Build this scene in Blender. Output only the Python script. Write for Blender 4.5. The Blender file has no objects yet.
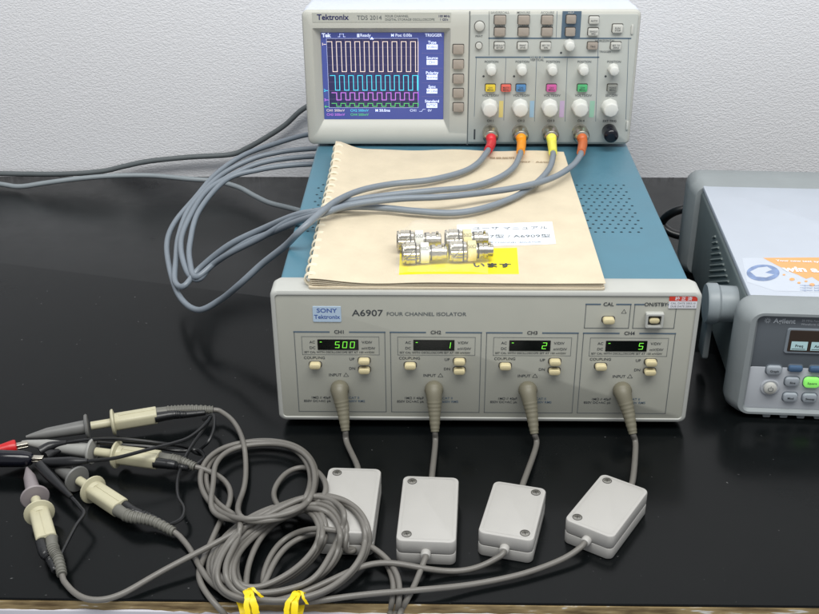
import bpy, math, random
from mathutils import Vector, Matrix
random.seed(7)
S = bpy.context.scene
COL = S.collection
# ------------------------------------------------------------------ camera
CP, CY, CR, FP = .4929, -.0237, -.007, 1085.6
cf = Vector((math.sin(CY)*math.cos(CP), math.cos(CY)*math.cos(CP), -math.sin(CP)))
c0 = Vector((math.cos(CY), -math.sin(CY), 0)); c1 = c0.cross(cf)
cr = c0*math.cos(CR) + c1*math.sin(CR); cu = -c0*math.sin(CR) + c1*math.cos(CR)
CAM = Vector((.1218, -.7187, .4970))
cd = bpy.data.cameras.new('camera'); cam = bpy.data.objects.new('camera', cd); COL.objects.link(cam)
cam.matrix_world = Matrix(((cr.x, cu.x, -cf.x, CAM.x), (cr.y, cu.y, -cf.y, CAM.y), (cr.z, cu.z, -cf.z, CAM.z), (0, 0, 0, 1)))
cd.sensor_width = 36; cd.lens = 36*FP/819; cd.clip_start = .01; cd.clip_end = 100
S.camera = cam
# ------------------------------------------------------------------ world and lamps
W = bpy.data.worlds.new('World'); S.world = W; W.use_nodes = True
W.node_tree.nodes['Background'].inputs[0].default_value = (.90, .94, 1, 1)
W.node_tree.nodes['Background'].inputs[1].default_value = .44
def area(name, loc, target, sx, sy, power, col):
    l = bpy.data.lights.new(name, 'AREA'); l.shape = 'RECTANGLE'; l.size = sx; l.size_y = sy; l.energy = power; l.color = col
    o = bpy.data.objects.new(name, l); COL.objects.link(o); o.location = loc
    o.rotation_euler = (Vector(target)-Vector(loc)).to_track_quat('-Z', 'Y').to_euler()
area('ceiling_lamp', (.20, -.50, 1.55), (.15, .45, .1), 1.8, .5, 23, (1, 1, .97))
area('ceiling_lamp', (.35, -.9, 1.9), (.15, .3, .1), 1.8, 1.0, 16, (1, 1, .97))
S.view_settings.view_transform = 'Standard'; S.view_settings.look = 'None'
S.view_settings.exposure = 0; S.view_settings.gamma = 1
# ------------------------------------------------------------------ helpers
def ray(px, py): return cf + cr*((px-409.5)/FP) - cu*((py-307)/FP)
def onz(px, py, z): d = ray(px, py); return CAM + d*((z-CAM.z)/d.z)     # point at height z
def ony(px, py, y): d = ray(px, py); return CAM + d*((y-CAM.y)/d.y)     # point at depth y
def lin(c):
    c = c/255
    return c/12.92 if c < .04045 else ((c+.055)/1.055)**2.4
MATS = {}
def mat(name, rgb, rough=.5, metal=0, spec=.5, var=.06, scale=40, bump=0, bscale=600, emit=0, rvar=.1, alpha=1, trans=0, coat=0):
    if name in MATS: return MATS[name]
    m = bpy.data.materials.new(name); m.use_nodes = True; n = m.node_tree.nodes; L = m.node_tree.links
    b = n['Principled BSDF']; c = [lin(v) for v in rgb]
    b.inputs['Metallic'].default_value = metal; b.inputs['Specular IOR Level'].default_value = spec
    b.inputs['Alpha'].default_value = alpha; b.inputs['Transmission Weight'].default_value = trans; b.inputs['Coat Weight'].default_value = coat
    tc = n.new('ShaderNodeTexCoord'); no = n.new('ShaderNodeTexNoise'); no.inputs['Scale'].default_value = scale; no.inputs['Detail'].default_value = 5
    L.new(tc.outputs['Object'], no.inputs['Vector'])
    rp = n.new('ShaderNodeMapRange'); rp.inputs['From Min'].default_value = .3; rp.inputs['From Max'].default_value = .7
    rp.inputs['To Min'].default_value = 1-var; rp.inputs['To Max'].default_value = 1+var
    L.new(no.outputs['Fac'], rp.inputs['Value'])
    mx = n.new('ShaderNodeVectorMath'); mx.operation = 'SCALE'; mx.inputs[0].default_value = c; L.new(rp.outputs[0], mx.inputs['Scale'])
    L.new(mx.outputs[0], b.inputs['Base Color'])
    r2 = n.new('ShaderNodeMapRange'); r2.inputs['From Min'].default_value = .3; r2.inputs['From Max'].default_value = .7
    r2.inputs['To Min'].default_value = max(.02, rough-rvar*rough); r2.inputs['To Max'].default_value = min(1, rough+rvar*rough)
    L.new(no.outputs['Fac'], r2.inputs['Value']); L.new(r2.outputs[0], b.inputs['Roughness'])
    if bump:
        nb = n.new('ShaderNodeTexNoise'); nb.inputs['Scale'].default_value = bscale; nb.inputs['Detail'].default_value = 2
        L.new(tc.outputs['Object'], nb.inputs['Vector'])
        bp = n.new('ShaderNodeBump'); bp.inputs['Strength'].default_value = bump; bp.inputs['Distance'].default_value = .001
        L.new(nb.outputs['Fac'], bp.inputs['Height']); L.new(bp.outputs[0], b.inputs['Normal'])
    if emit:
        b.inputs['Emission Color'].default_value = (*c, 1); b.inputs['Emission Strength'].default_value = emit
    MATS[name] = m; return m
def kids(o): return list(o.children)
class MB:
    def __init__(s): s.v = []; s.f = []; s.mi = []; s.ms = []
    def _m(s, m):
        if m not in s.ms: s.ms.append(m)
        return s.ms.index(m)
    def raw(s, vs, fs, m, X=None):
        k = len(s.v); i = s._m(m)
        s.v += [tuple(X @ Vector(v)) if X else tuple(v) for v in vs]
        for f in fs: s.f.append([a+k for a in f]); s.mi.append(i)
    def loft(s, rings, m, cap0=True, cap1=True, X=None, closed=False):
        n = len(rings[0]); vs = [p for r in rings for p in r]; fs = []
        R = len(rings)
        for a in range(R if closed else R-1):
            b = (a+1) % R
            for j in range(n):
                j2 = (j+1) % n; fs.append([a*n+j, a*n+j2, b*n+j2, b*n+j])
        if cap0 and not closed: fs.append(list(range(n-1, -1, -1)))
        if cap1 and not closed: fs.append([(R-1)*n+j for j in range(n)])
        s.raw(vs, fs, m, X)
    def rbox(s, x0, x1, y0, y1, z0, z1, m, r=.001, e=.0006, ax='y', X=None, seg=4, taper=0, ends=(1, 1)):
        # rounded rectangle prism along ax, corner radius r, end fillet e, taper = shrink of the low end
        if ax == 'y': A = (x0, x1, z0, z1); t0, t1 = y0, y1; P = lambda u, v, t: (u, t, v)
        elif ax == 'z': A = (x0, x1, y0, y1); t0, t1 = z0, z1; P = lambda u, v, t: (u, v, t)
        else: A = (y0, y1, z0, z1); t0, t1 = x0, x1; P = lambda u, v, t: (t, u, v)
        rs = []
        st = []
        if ends[0]: st += [(t0, e), (t0+e*.3, e*.3)]
        st += [(t0+(e if ends[0] else 0), 0), (t1-(e if ends[1] else 0), 0)]
        if ends[1]: st += [(t1-e*.3, e*.3), (t1, e)]
        for t, i in st:
            i2 = i + (taper*(t1-t)/(t1-t0) if taper else 0)
            rs.append([P(u, v, t) for u, v in rr(A[0]+i2, A[1]-i2, A[2]+i2, A[3]-i2, max(r-i*.5, .00005), seg)])
        if ax in 'y': rs = rs[::-1]
        s.loft(rs, m, X=X)
    def lathe(s, prof, m, o=(0, 0, 0), ax='y', n=24, X=None, cap0=True, cap1=True):
        rs = []
        for t, r in prof:
            r = max(r, 1e-5); ring = []
            for k in range(n):
                a = 2*math.pi*k/n; u, v = r*math.cos(a), r*math.sin(a)
                p = {'y': (v, t, u), 'z': (u, v, t), 'x': (t, u, v)}[ax]
                ring.append((o[0]+p[0], o[1]+p[1], o[2]+p[2]))
            rs.append(ring)
        s.loft(rs, m, cap0, cap1, X)
    def tube(s, pts, r, m, n=10, rf=None, X=None, closed=False, flat=1):
        pts = [Vector(p) for p in pts]; rs = []; up = None
        N = len(pts)
        for i, p in enumerate(pts):
            if closed: t = pts[(i+1) % N]-pts[i-1]
            else: t = pts[min(i+1, N-1)]-pts[max(i-1, 0)]
            t.normalize()
            if up is None:
                up = Vector((0, 0, 1)) if abs(t.z) < .9 else Vector((1, 0, 0))
            up = (up - t*up.dot(t)).normalized(); sd = t.cross(up)
            q = r if rf is None else rf(i/(N-1))
            rs.append([p + (sd*math.cos(2*math.pi*k/n)*q + up*math.sin(2*math.pi*k/n)*q*flat) for k in range(n)])
        s.loft(rs, m, X=X, closed=closed)
    def poly(s, pts, m, X=None): s.raw(pts, [list(range(len(pts)))], m, X)
    def line(s, pts, w, y, m, X=None):
        # thin strip in the local XZ plane at depth y, facing -y
        for (a, b), (c, d) in zip(pts, pts[1:]):
            L = math.hypot(c-a, d-b) or 1e-9; nx, nz = -(d-b)/L*w/2, (c-a)/L*w/2
            ex, ez = (c-a)/L*w/2, (d-b)/L*w/2
            q = [(a-ex+nx, b-ez+nz), (a-ex-nx, b-ez-nz), (c+ex-nx, d+ez-nz), (c+ex+nx, d+ez+nz)]
            s.raw([(u, y, v) for u, v in q], [[0, 1, 2, 3]], m, X)
    def text(s, txt, x, z, size, m, y=0, align='CENTER', X=None, bold=0, wx=1):
        k = (txt, align, bold)
        if k not in TXT:
            c = bpy.data.curves.new('t', 'FONT'); c.body = txt; c.align_x = align; c.align_y = 'CENTER'; c.size = 1; c.resolution_u = 3; c.offset = bold
            o = bpy.data.objects.new('t', c); COL.objects.link(o); bpy.context.view_layer.update()
            me = bpy.data.meshes.new_from_object(o.evaluated_get(bpy.context.evaluated_depsgraph_get()))
            TXT[k] = ([tuple(v.co) for v in me.vertices], [list(p.vertices) for p in me.polygons])
            bpy.data.objects.remove(o); bpy.data.meshes.remove(me); bpy.data.curves.remove(c)
        vs, fs = TXT[k]
        s.raw([(x+v[0]*size*wx, y, z+v[1]*size) for v in vs], fs, m, X)
    def build(s, name, parent=None, smooth=True, loc=None, rotz=0, angle=38):
        me = bpy.data.meshes.new(name); me.from_pydata(s.v, [], s.f)
        for m in s.ms: me.materials.append(m)
        me.polygons.foreach_set('material_index', s.mi); me.update()
        if smooth:
            me.polygons.foreach_set('use_smooth', [len(f_) <= 4 for f_ in s.f]); me.set_sharp_from_angle(angle=math.radians(angle))
        o = bpy.data.objects.new(name, me); COL.objects.link(o)
        if parent: o.parent = parent
        if loc: o.location = loc
        if rotz: o.rotation_euler.z = rotz
        return o
TXT = {}
def rr(x0, x1, y0, y1, r, seg=4):
    out = []; r = min(r, (x1-x0)/2-1e-6, (y1-y0)/2-1e-6)
    for cx, cy, a0 in ((x1-r, y1-r, 0), (x0+r, y1-r, 90), (x0+r, y0+r, 180), (x1-r, y0+r, 270)):
        for k in range(seg+1):
            a = math.radians(a0+90*k/seg); out.append((cx+r*math.cos(a), cy+r*math.sin(a)))
    return out
def spline(pts, sub=8, closed=False):
    P = [Vector(p) for p in pts]; out = []; n = len(P)
    for i in range(n if closed else n-1):
        if closed: a, b, c, d = P[i-1], P[i], P[(i+1) % n], P[(i+2) % n]
        else: a, b, c, d = P[max(i-1, 0)], P[i], P[i+1], P[min(i+2, n-1)]
        for k in range(sub):
            t = k/sub
            out.append(.5*((2*b)+(c-a)*t+(2*a-5*b+4*c-d)*t*t+(3*b-a-3*c+d)*t**3))
    if not closed: out.append(P[-1])
    return out
def tag(o, label, cat, group=None, kind=None):
    if label: o['label'] = label
    if cat: o['category'] = cat
    if group: o['group'] = group
    if kind: o['kind'] = kind
    return o
def thing(name, label, cat, loc=(0, 0, 0), rotz=0, group=None):
    o = bpy.data.objects.new(name, None); COL.objects.link(o); o.location = loc; o.rotation_euler.z = rotz; o.empty_display_size = .02
    return tag(o, label, cat, group)
def part(name, root, m, fn, **k):
    b = MB(); fn(b); return b.build(name, root, **k)
# ------------------------------------------------------------------ materials
def wall_mat():
    m = bpy.data.materials.new('embossed_wallpaper'); m.use_nodes = True; n = m.node_tree.nodes; L = m.node_tree.links; b = n['Principled BSDF']
    b.inputs['Roughness'].default_value = .55; b.inputs['Specular IOR Level'].default_value = .35
    tc = n.new('ShaderNodeTexCoord'); mp = n.new('ShaderNodeMapping'); mp.inputs['Rotation'].default_value = (0, math.radians(28), 0); mp.inputs['Scale'].default_value = (1, 1, 1.9)
    L.new(tc.outputs['Object'], mp.inputs['Vector'])
    no = n.new('ShaderNodeTexNoise'); no.inputs['Scale'].default_value = 360; no.inputs['Detail'].default_value = 2.5; no.inputs['Roughness'].default_value = .55
    L.new(mp.outputs[0], no.inputs['Vector'])
    cr_ = n.new('ShaderNodeMapRange'); cr_.inputs['From Min'].default_value = .38; cr_.inputs['From Max'].default_value = .62; L.new(no.outputs['Fac'], cr_.inputs['Value'])
    bp = n.new('ShaderNodeBump'); bp.inputs['Strength'].default_value = .42; bp.inputs['Distance'].default_value = .0006
    L.new(cr_.outputs[0], bp.inputs['Height']); L.new(bp.outputs[0], b.inputs['Normal'])
    n2 = n.new('ShaderNodeTexNoise'); n2.inputs['Scale'].default_value = 3; n2.inputs['Detail'].default_value = 4; L.new(tc.outputs['Object'], n2.inputs['Vector'])
    mx = n.new('ShaderNodeMix'); mx.data_type = 'RGBA'; mx.inputs['A'].default_value = (.88, .88, .91, 1); mx.inputs['B'].default_value = (.92, .92, .94, 1)
    L.new(n2.outputs['Fac'], mx.inputs['Factor']); L.new(mx.outputs['Result'], b.inputs['Base Color'])
    return m
def top_mat():
    m = bpy.data.materials.new('black_laminate'); m.use_nodes = True; n = m.node_tree.nodes; L = m.node_tree.links; b = n['Principled BSDF']
    b.inputs['Specular IOR Level'].default_value = .17
    tc = n.new('ShaderNodeTexCoord')
    n1 = n.new('ShaderNodeTexNoise'); n1.inputs['Scale'].default_value = 7; n1.inputs['Detail'].default_value = 9; n1.inputs['Roughness'].default_value = .72; L.new(tc.outputs['Object'], n1.inputs['Vector'])
    v = n.new('ShaderNodeTexNoise'); v.inputs['Scale'].default_value = 260; v.inputs['Detail'].default_value = 1; L.new(tc.outputs['Object'], v.inputs['Vector'])
    dust = n.new('ShaderNodeMapRange'); dust.inputs['From Min'].default_value = .77; dust.inputs['From Max'].default_value = .84; L.new(v.outputs['Fac'], dust.inputs['Value'])
    c = n.new('ShaderNodeMix'); c.data_type = 'RGBA'; c.inputs['A'].default_value = (.0020, .0026, .0028, 1); c.inputs['B'].default_value = (.0045, .0056, .006, 1); L.new(n1.outputs['Fac'], c.inputs['Factor'])
    c2 = n.new('ShaderNodeMix'); c2.data_type = 'RGBA'; c2.inputs['B'].default_value = (.10, .10, .10, 1); L.new(c.outputs['Result'], c2.inputs['A']); L.new(dust.outputs[0], c2.inputs['Factor'])
    L.new(c2.outputs['Result'], b.inputs['Base Color'])
    r = n.new('ShaderNodeMapRange'); r.inputs['From Min'].default_value = .3; r.inputs['From Max'].default_value = .7; r.inputs['To Min'].default_value = .13; r.inputs['To Max'].default_value = .30
    L.new(n1.outputs['Fac'], r.inputs['Value']); L.new(r.outputs[0], b.inputs['Roughness'])
    return m
def edge_mat():
    m = bpy.data.materials.new('worn_chipboard_edge'); m.use_nodes = True; n = m.node_tree.nodes; L = m.node_tree.links; b = n['Principled BSDF']
    b.inputs['Roughness'].default_value = .85
    tc = n.new('ShaderNodeTexCoord'); mp = n.new('ShaderNodeMapping'); mp.inputs['Scale'].default_value = (45, 120, 320); L.new(tc.outputs['Object'], mp.inputs['Vector'])
    n1 = n.new('ShaderNodeTexNoise'); n1.inputs['Scale'].default_value = 1; n1.inputs['Detail'].default_value = 6; L.new(mp.outputs[0], n1.inputs['Vector'])
    r = n.new('ShaderNodeValToRGB'); e = r.color_ramp.elements
    e[0].position = .30; e[0].color = (.09, .055, .02, 1); e[1].position = .62; e[1].color = (.34, .25, .12, 1)
    a = e.new(.68); a.color = (.62, .60, .56, 1)
    L.new(n1.outputs['Fac'], r.inputs['Fac']); L.new(r.outputs['Color'], b.inputs['Base Color'])
    return m
m_olive = mat('olive_grey_panel', (168, 168, 158), .5, var=.02)
m_bez = mat('light_grey_bezel', (180, 181, 176), .5, var=.03, bump=.05, bscale=1500)
m_teal = mat('teal_painted_steel', (76, 120, 138), .42, var=.04, bump=.06, bscale=1800)
m_hole = mat('vent_hole_dark', (26, 48, 58), .9, var=0)
m_scope = mat('warm_grey_plastic', (188, 188, 180), .48, var=.02, bump=.08, bscale=1600)
m_scope2 = mat('cool_grey_panel', (178, 181, 176), .45, var=.02)
m_knob = mat('pale_knob', (212, 213, 208), .35, var=.02)
m_taupe = mat('taupe_key', (158, 148, 138), .45, var=.03)
m_wkey = mat('white_key', (196, 196, 190), .4, var=.02)
m_slot = mat('key_gap_dark', (70, 68, 64), .8, var=.05)
m_ink = mat('dark_print', (60, 64, 68), .6, var=0)
m_ink2 = mat('grey_print', (96, 102, 104), .6, var=0)
m_blueline = mat('slate_blue_print', (84, 104, 122), .6, var=0)
m_navy = mat('navy_print', (34, 38, 92), .6, var=0)
m_cream = mat('cream_button', (206, 194, 154), .4, var=.04)
m_chrome = mat('nickel', (196, 191, 178), .25, 1, var=.05)
m_steel = mat('screw_steel', (150, 148, 142), .35, 1, var=.1)
m_cable = mat('blue_grey_cable', (122, 131, 140), .38, var=.05, bump=.06, bscale=900)
m_cable2 = mat('warm_grey_cable', (108, 105, 100), .42, var=.07, bump=.08, bscale=900)
m_cable3 = mat('dark_grey_cable', (92, 98, 100), .45, var=.06)
m_cable4 = mat('pale_grey_cable', (140, 148, 152), .4, var=.05)
m_boot = mat('olive_grey_boot', (110, 106, 90), .5, var=.05)
m_box = mat('off_white_plastic', (174, 172, 168), .45, var=.025, bump=.10, bscale=1500)
m_pcream = mat('yellowed_probe_plastic', (184, 179, 152), .4, var=.06)
m_pgrey = mat('grey_probe_plastic', (108, 108, 106), .45, var=.06)
m_relief = mat('grey_strain_relief', (104, 103, 96), .5, var=.05)
m_black = mat('black_rubber', (16, 17, 19), .38, var=.1, coat=.1)
m_bplast = mat('glossy_black_plastic', (14, 15, 24), .15, var=.1)
m_paper = mat('buff_card_cover', (208, 195, 170), .75, var=.05, scale=45, bump=.35, bscale=260)
m_pages = mat('cream_pages', (222, 210, 186), .8, var=.05, scale=60)
m_comb = mat('ivory_comb', (226, 218, 196), .4, var=.03)
m_white = mat('white_paper_label', (232, 238, 246), .6, var=.01)
m_yellow = mat('yellow_sticker', (250, 232, 20), .5, var=.02)
m_film = mat('clear_film', (255, 255, 255), .06, var=0, alpha=.09, spec=.9)
m_dgrey = mat('dark_instrument_rubber', (138, 144, 146), .6, var=.04, bump=.1, bscale=1300)
m_side = mat('grey_side_sheet', (104, 114, 115), .5, var=.04)
m_lid = mat('pale_blue_grey_lid', (182, 189, 200), .35, var=.02)
m_fpan = mat('slate_panel', (92, 98, 104), .5, var=.02)
m_fpan2 = mat('silver_panel', (182, 186, 192), .4, var=.02)
m_red = mat('red_plastic', (190, 22, 26), .35, var=.05)
m_ytie = mat('yellow_tie', (232, 205, 10), .45, var=.05)
def em(name, rgb, e): return mat(name, rgb, .3, emit=e, var=0)
# ------------------------------------------------------------------ setting: wall and bench
def f(b): b.rbox(-1.6, 2.0, .5488, .60, -.7, 2.2, wall_mat(), .001, .0005)
tag(part('wall', None, None, f), None, None, kind='structure')
YE = -.1942
bench = thing('lab_bench', 'glossy black topped lab bench with worn chipboard front edge', 'bench', (0, 0, 0))
part('benchtop', bench, None, lambda b: b.rbox(-1.3, 1.6, YE, .5485, -.002, 0, top_mat(), .0004, .0004, 'z'))
def f(b):
    em_ = edge_mat(); rnd = random.Random(3); N = 700; top = []; x0, x1 = -1.3, 1.6
    rings = [[], [], [], []]
    vs = []; fs = []
    w = 0
    for i in range(N+1):
        x = x0+(x1-x0)*i/N; w = w*.8+rnd.uniform(-.0004, .0004)
        vs += [(x, YE+.02, -.0021), (x, YE-.0006+w*.6, -.0021), (x, YE-.0012+w, -.0086+w*1.2), (x, YE+.02, -.0086)]
        if i:
            k = (i-1)*4
            for j in range(3): fs.append([k+j, k+j+1, k+j+5, k+j+4])
    b.raw(vs, fs, em_)
part('chipboard_edge', bench, None, f)
part('edge_band', bench, None, lambda b: b.rbox(-1.3, 1.6, YE-.0018, YE+.02, -.045, -.0084, mat('white_edge_band', (200, 198, 206), .5, var=.05, scale=20), .001, .0008, 'x'))
# ------------------------------------------------------------------ isolator
iso = thing('channel_isolator', 'teal four channel isolator with grey front lying under the oscilloscope and manual', 'electronic instrument')
HB = .1202; HF = .1243; IW = .3228
def f(b):
    b.rbox(.004, IW-.004, .018, .452, .009, HB, m_teal, .003, .001)
    for (a, c) in (((283, 245), (298, 196)),):
        pass
    y0, y1 = .117, .222
    for x0, x1 in ((.0165, .105), (.2155, .3045)):
        ny = 14; nx = int((x1-x0)/.0072)
        for j in range(ny):
            for i in range(nx):
                x = x0+(i+.5*(j % 2))*.0072; y = y0+(y1-y0)*j/(ny-1)
                b.poly([(x+.0013*math.cos(t), y+.0013*math.sin(t), HB+.00012) for t in [k*math.pi/4 for k in range(8)]], m_hole)
part('case', iso, None, f)
def f(b):
    def R(x0, x1, z0, z1, y, r): return [(u, y, v) for u, v in rr(x0, x1, z0, z1, r, 6)]
    z0 = .0075
    rs = [R(.002, IW-.002, z0+.002, HF-.003, .028, .004), R(.0, IW, z0, HF, .019, .005), R(0, IW, z0, HF, .0022, .005), R(.0006, IW-.0006, z0+.0006, HF-.0006, .0007, .005),
          R(.002, IW-.002, z0+.002, HF-.002, 0, .004), R(.0034, IW-.0034, z0+.0034, HF-.0034, 0, .003), R(.0038, IW-.0038, z0+.0038, HF-.0038, .001, .003)]
    b.loft(rs[::-1], m_bez, cap0=False)
part('bezel', iso, None, f)
part('front_panel', iso, None, lambda b: b.rbox(.0037, IW-.0037, .0008, .003, .0112, HF-.0037, m_olive, .003, .0001))
Y1 = .0006   # printed sheet, just proud of the panel
CHX = [.0164, .0900, .1634, .2369]; CW = .0693; CZ0, CZ1 = .0160, .0886
def pr(b):
    def box(x0, x1, z0, z1, txt, gap):
        xm = (x0+x1)/2
        b.line([(xm-gap, z1), (x0, z1)], .0011, Y1, m_blueline); b.line([(xm+gap, z1), (x1, z1)], .0011, Y1, m_blueline)
        b.line([(x0, z1-.0005), (x0, z0), (x1, z0), (x1, z1-.0005)], .0005, Y1, m_ink2)
        b.text(txt, xm, z1, .0042, m_ink, Y1-.0001, bold=.02)
    for i, x in enumerate(CHX):
        box(x, x+CW, CZ0, CZ1, 'CH%d' % (i+1), .008)
        xm = x+.034
        b.line([(x+.0055, .0685), (x+.0055, .0845), (x+CW-.0045, .0845), (x+CW-.0045, .0685), (x+.0055, .0685)], .0003, Y1, m_ink2)
        b.text('AC', x+.0135, .0795, .0032, m_ink, Y1, bold=.01); b.text('DC', x+.0135, .0745, .0032, m_ink, Y1, bold=.01)
        b.text('V/DIV', x+.0555, .0795, .0032, m_ink, Y1, bold=.01); b.text('mV/DIV', x+.0565, .0742, .0032, m_ink, Y1, bold=.01)
        b.text('SET CAL WITH OSCILLOSCOPE SET AT 100 mV/DIV', xm, .0706, .0024, m_ink, Y1, bold=.01)
        b.text('COUPLING', x+.0145, .0655, .0033, m_ink, Y1, bold=.01)
        b.text('UP', x+.0435, .0645, .0033, m_ink, Y1, bold=.01); b.text('DN', x+.0435, .0560, .0033, m_ink, Y1, bold=.01)
        b.text('INPUT', x+.030, .0500, .0035, m_ink, Y1, bold=.01)
        tx = x+.0385
        b.line([(tx-.0019, .0488), (tx+.0019, .0488), (tx, .0520), (tx-.0019, .0488)], .0003, Y1, m_ink)
        b.text('1MΩ // 40pF', x+.0255, .0290, .0030, m_ink, Y1, 'RIGHT', bold=.01); b.text('CAT II', x+.040, .0290, .0030, m_blueline, Y1, 'LEFT', bold=.01)
        b.text('850V DC+AC pk', x+.0255, .0258, .0030, m_ink, Y1, 'RIGHT', bold=.01); b.text('600V RMS', x+.040, .0258, .0030, m_blueline, Y1, 'LEFT', bold=.01)
    box(.2371, .2704, .0931, .1135, 'CAL', .0062); box(.2735, .3045, .0931, .1135, 'ON/STBY', .0092)
    b.line([(.2640, .1060), (.2676, .1060), (.2658, .1092), (.2640, .1060)], .0003, Y1, m_ink)
    b.text('A6907', .0612, .1050, .0076, m_ink, Y1, 'LEFT', bold=.008, wx=1.16); b.text('FOUR CHANNEL ISOLATOR', .0872, .1044, .0043, m_ink2, Y1, 'LEFT', bold=.01, wx=1.12)
part('panel_lettering', iso, None, pr, smooth=False)
def f(b):
    a = mat('pale_blue_badge', (176, 196, 216), .45, var=.01); c = mat('badge_blue', (70, 96, 160), .5, var=0)
    b.rbox(.0315, .0530, .0003, .0012, .0975, .1108, a, .0008, .0001)
    b.text('SONY', .0422, .1072, .0050, c, .0002, bold=.02, wx=1.15); b.text('Tektronix', .0422, .1018, .0048, c, .0002, bold=.02)
part('maker_badge', iso, None, f, smooth=False)
def f(b):
    b.rbox(.2985, .3195, .0002, .0012, .1105, .1215-.0048, mat('sticker_white', (226, 226, 232), .5), .0002, .00005)
    b.rbox(.2985, .3195, .0001, .0011, .1167, .1204, mat('sticker_red', (206, 62, 44), .5), .0002, .00005)
    w = MATS['sticker_white']
    b.text('校 正 済', .309, .1185, .0036, w, 0, bold=.02); r = MATS['sticker_red']
    b.text('CAL. DATE 2003.10', .309, .1148, .0022, m_ink2, 0.0001); b.text('DUE DATE 2004.10', .309, .1122, .0022, m_ink2, 0.0001)
part('calibration_sticker', iso, None, f, smooth=False)
g_on = em('green_segment', (120, 225, 70), .8); m_disp = mat('display_black', (8, 12, 10), .18, var=0)
SEG = {'5': 'afgcd', '0': 'abcdef', '1': 'bc', '2': 'abged'}
def digit(b, ch, x, z, w, h, y, m):
    sk = .12
    def pt(u, v): return (x+u*w+v*h*sk, z+v*h)
    D = {'a': ((0, 1), (1, 1)), 'b': ((1, 1), (1, .5)), 'c': ((1, .5), (1, 0)), 'd': ((0, 0), (1, 0)), 'e': ((0, 0), (0, .5)), 'f': ((0, .5), (0, 1)), 'g': ((0, .5), (1, .5))}
    for s in SEG[ch]:
        a, c = D[s]; g = .08
        a2 = (a[0]+(c[0]-a[0])*g, a[1]+(c[1]-a[1])*g); c2 = (c[0]-(c[0]-a[0])*g, c[1]-(c[1]-a[1])*g)
        b.line([pt(*a2), pt(*c2)], .00048, y, m)
for i, (x, t) in enumerate(zip(CHX, ('500', '1', '2', '5'))):
    def f(b):
        b.rbox(x+.0175, x+.0490, .0004, .002, .0728, .0820, m_disp, .0003, .0001)
        for k, ch in enumerate(reversed(t)): digit(b, ch, x+.0425-.0058*k, .0750, .0030, .0052, .0001, g_on)
        b.line([(x+.0196, .0800), (x+.0206, .0800)], .0005, .0001, g_on)
    o = part('readout', iso, None, f, smooth=False); o['label'] = 'green digital readout showing %s' % t
def button(x, z, w=.0088, h=.0046, d=.005, m=None, name='button', root=None, y=.0006, r=.0021):
    def f(b):
        b.rbox(x-w/2-.0007, x+w/2+.0007, y-.0002, y+.0012, z-h/2-.0009, z+h/2+.0003, m_slot, r, .0001)
        b.rbox(x-w/2, x+w/2, y-d, y+.001, z-h/2, z+h/2, m or m_cream, r, .0009)
    return part(name, root or iso, None, f)
for x in CHX:
    button(x+.0150, .0600); button(x+.0530, .0640); button(x+.0530, .0558)
button(.2545, .1010)
def f(b):
    def R(k, y, r): return [(u, y, v) for u, v in rr(.2887-.0068+k, .2887+.0068-k, .1012-.0062+k, .1012+.0062-k, r, 4)]
    b.loft([R(0, .0008, .001), R(0, -.0025, .001), R(.0004, -.003, .001), R(.0018, -.003, .0008), R(.0020, .0004, .0008)][::-1], m_bez, cap0=False, cap1=False)
    b.rbox(.2887-.005, .2887+.005, .0002, .001, .1012-.0045, .1012+.0045, m_slot, .0005, .0001)
part('power_button_frame', iso, None, f); button(.2887, .1010, .0078, .0044, .0035)
for x, y in ((.03, .03), (.29, .03), (.03, .42), (.29, .42)):
    part('foot', iso, None, lambda b: b.lathe([(0.0002, .009), (.001, .010), (.0095, .011)], m_black, (x, y, 0), 'z'))
for x in CHX:
    part('input_socket', iso, None, lambda b: (b.lathe([(.001, .0068), (-.0012, .0068), (-.0016, .006), (-.0016, .005), (.0005, .005)], m_steel, (x+.0335, 0, .0385), 'y')))
# ------------------------------------------------------------------ oscilloscope
SX, SY, SZ = -.0042, .3222, .1228
scope = thing('oscilloscope', 'beige four channel oscilloscope with blue screen of square waves on top of the teal case', 'oscilloscope', (SX, SY, SZ))
SW, SH = .3235, .1345
def sp(px, py, y=0):
    p = ony(px, py, SY+y); return p.x-SX, p.z-SZ
rx0, rz1 = sp(312, 28); rx1, rz0 = sp(449.5, 133.5)
qx0, qz1 = sp(320.5, 32.8, .007); qx1, qz0 = sp(443.2, 119.5, .007)
def f(b):
    def R(x0, x1, z0, z1, y, r): return [(u, y, v) for u, v in rr(x0, x1, z0, z1, r, 6)]
    m_shell = mat('blue_white_shell', (206, 212, 224), .4, var=.02, bump=.08, bscale=1600)
    b.loft([R(.006, SW-.006, .004, SH-.006, .124, .008), R(.003, SW-.003, .002, SH-.003, .118, .008), R(.001, SW-.001, 0, SH, .03, .007), R(0, SW, -.0003, SH+.0003, .026, .007), R(0, SW, 0, SH, .0055, .006)], m_shell, cap1=False)
    b.loft([R(0, SW, 0, SH, .0055, .006), R(0, SW, 0, SH, .0045, .006), R(.0012, SW-.0012, .0012, SH-.0012, .0015, .0055),
            R(.004, SW-.004, .004, SH-.004, 0, .004), R(rx0, rx1, rz0, rz1, 0, .0015), R(qx0-.0008, qx1+.0008, qz0-.0008, qz1+.0008, .007, .0006), R(qx0, qx1, qz0, qz1, .0085, .0006)], m_scope, cap0=False, cap1=False)
    # carrying handle folded on top and side grip ribs
    for k in range(9): b.rbox(SW-.0008, SW+.0006, .035+k*.007, .0385+k*.007, .03, .11, m_scope, .0005, .0003)
part('body', scope, None, f)
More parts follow.
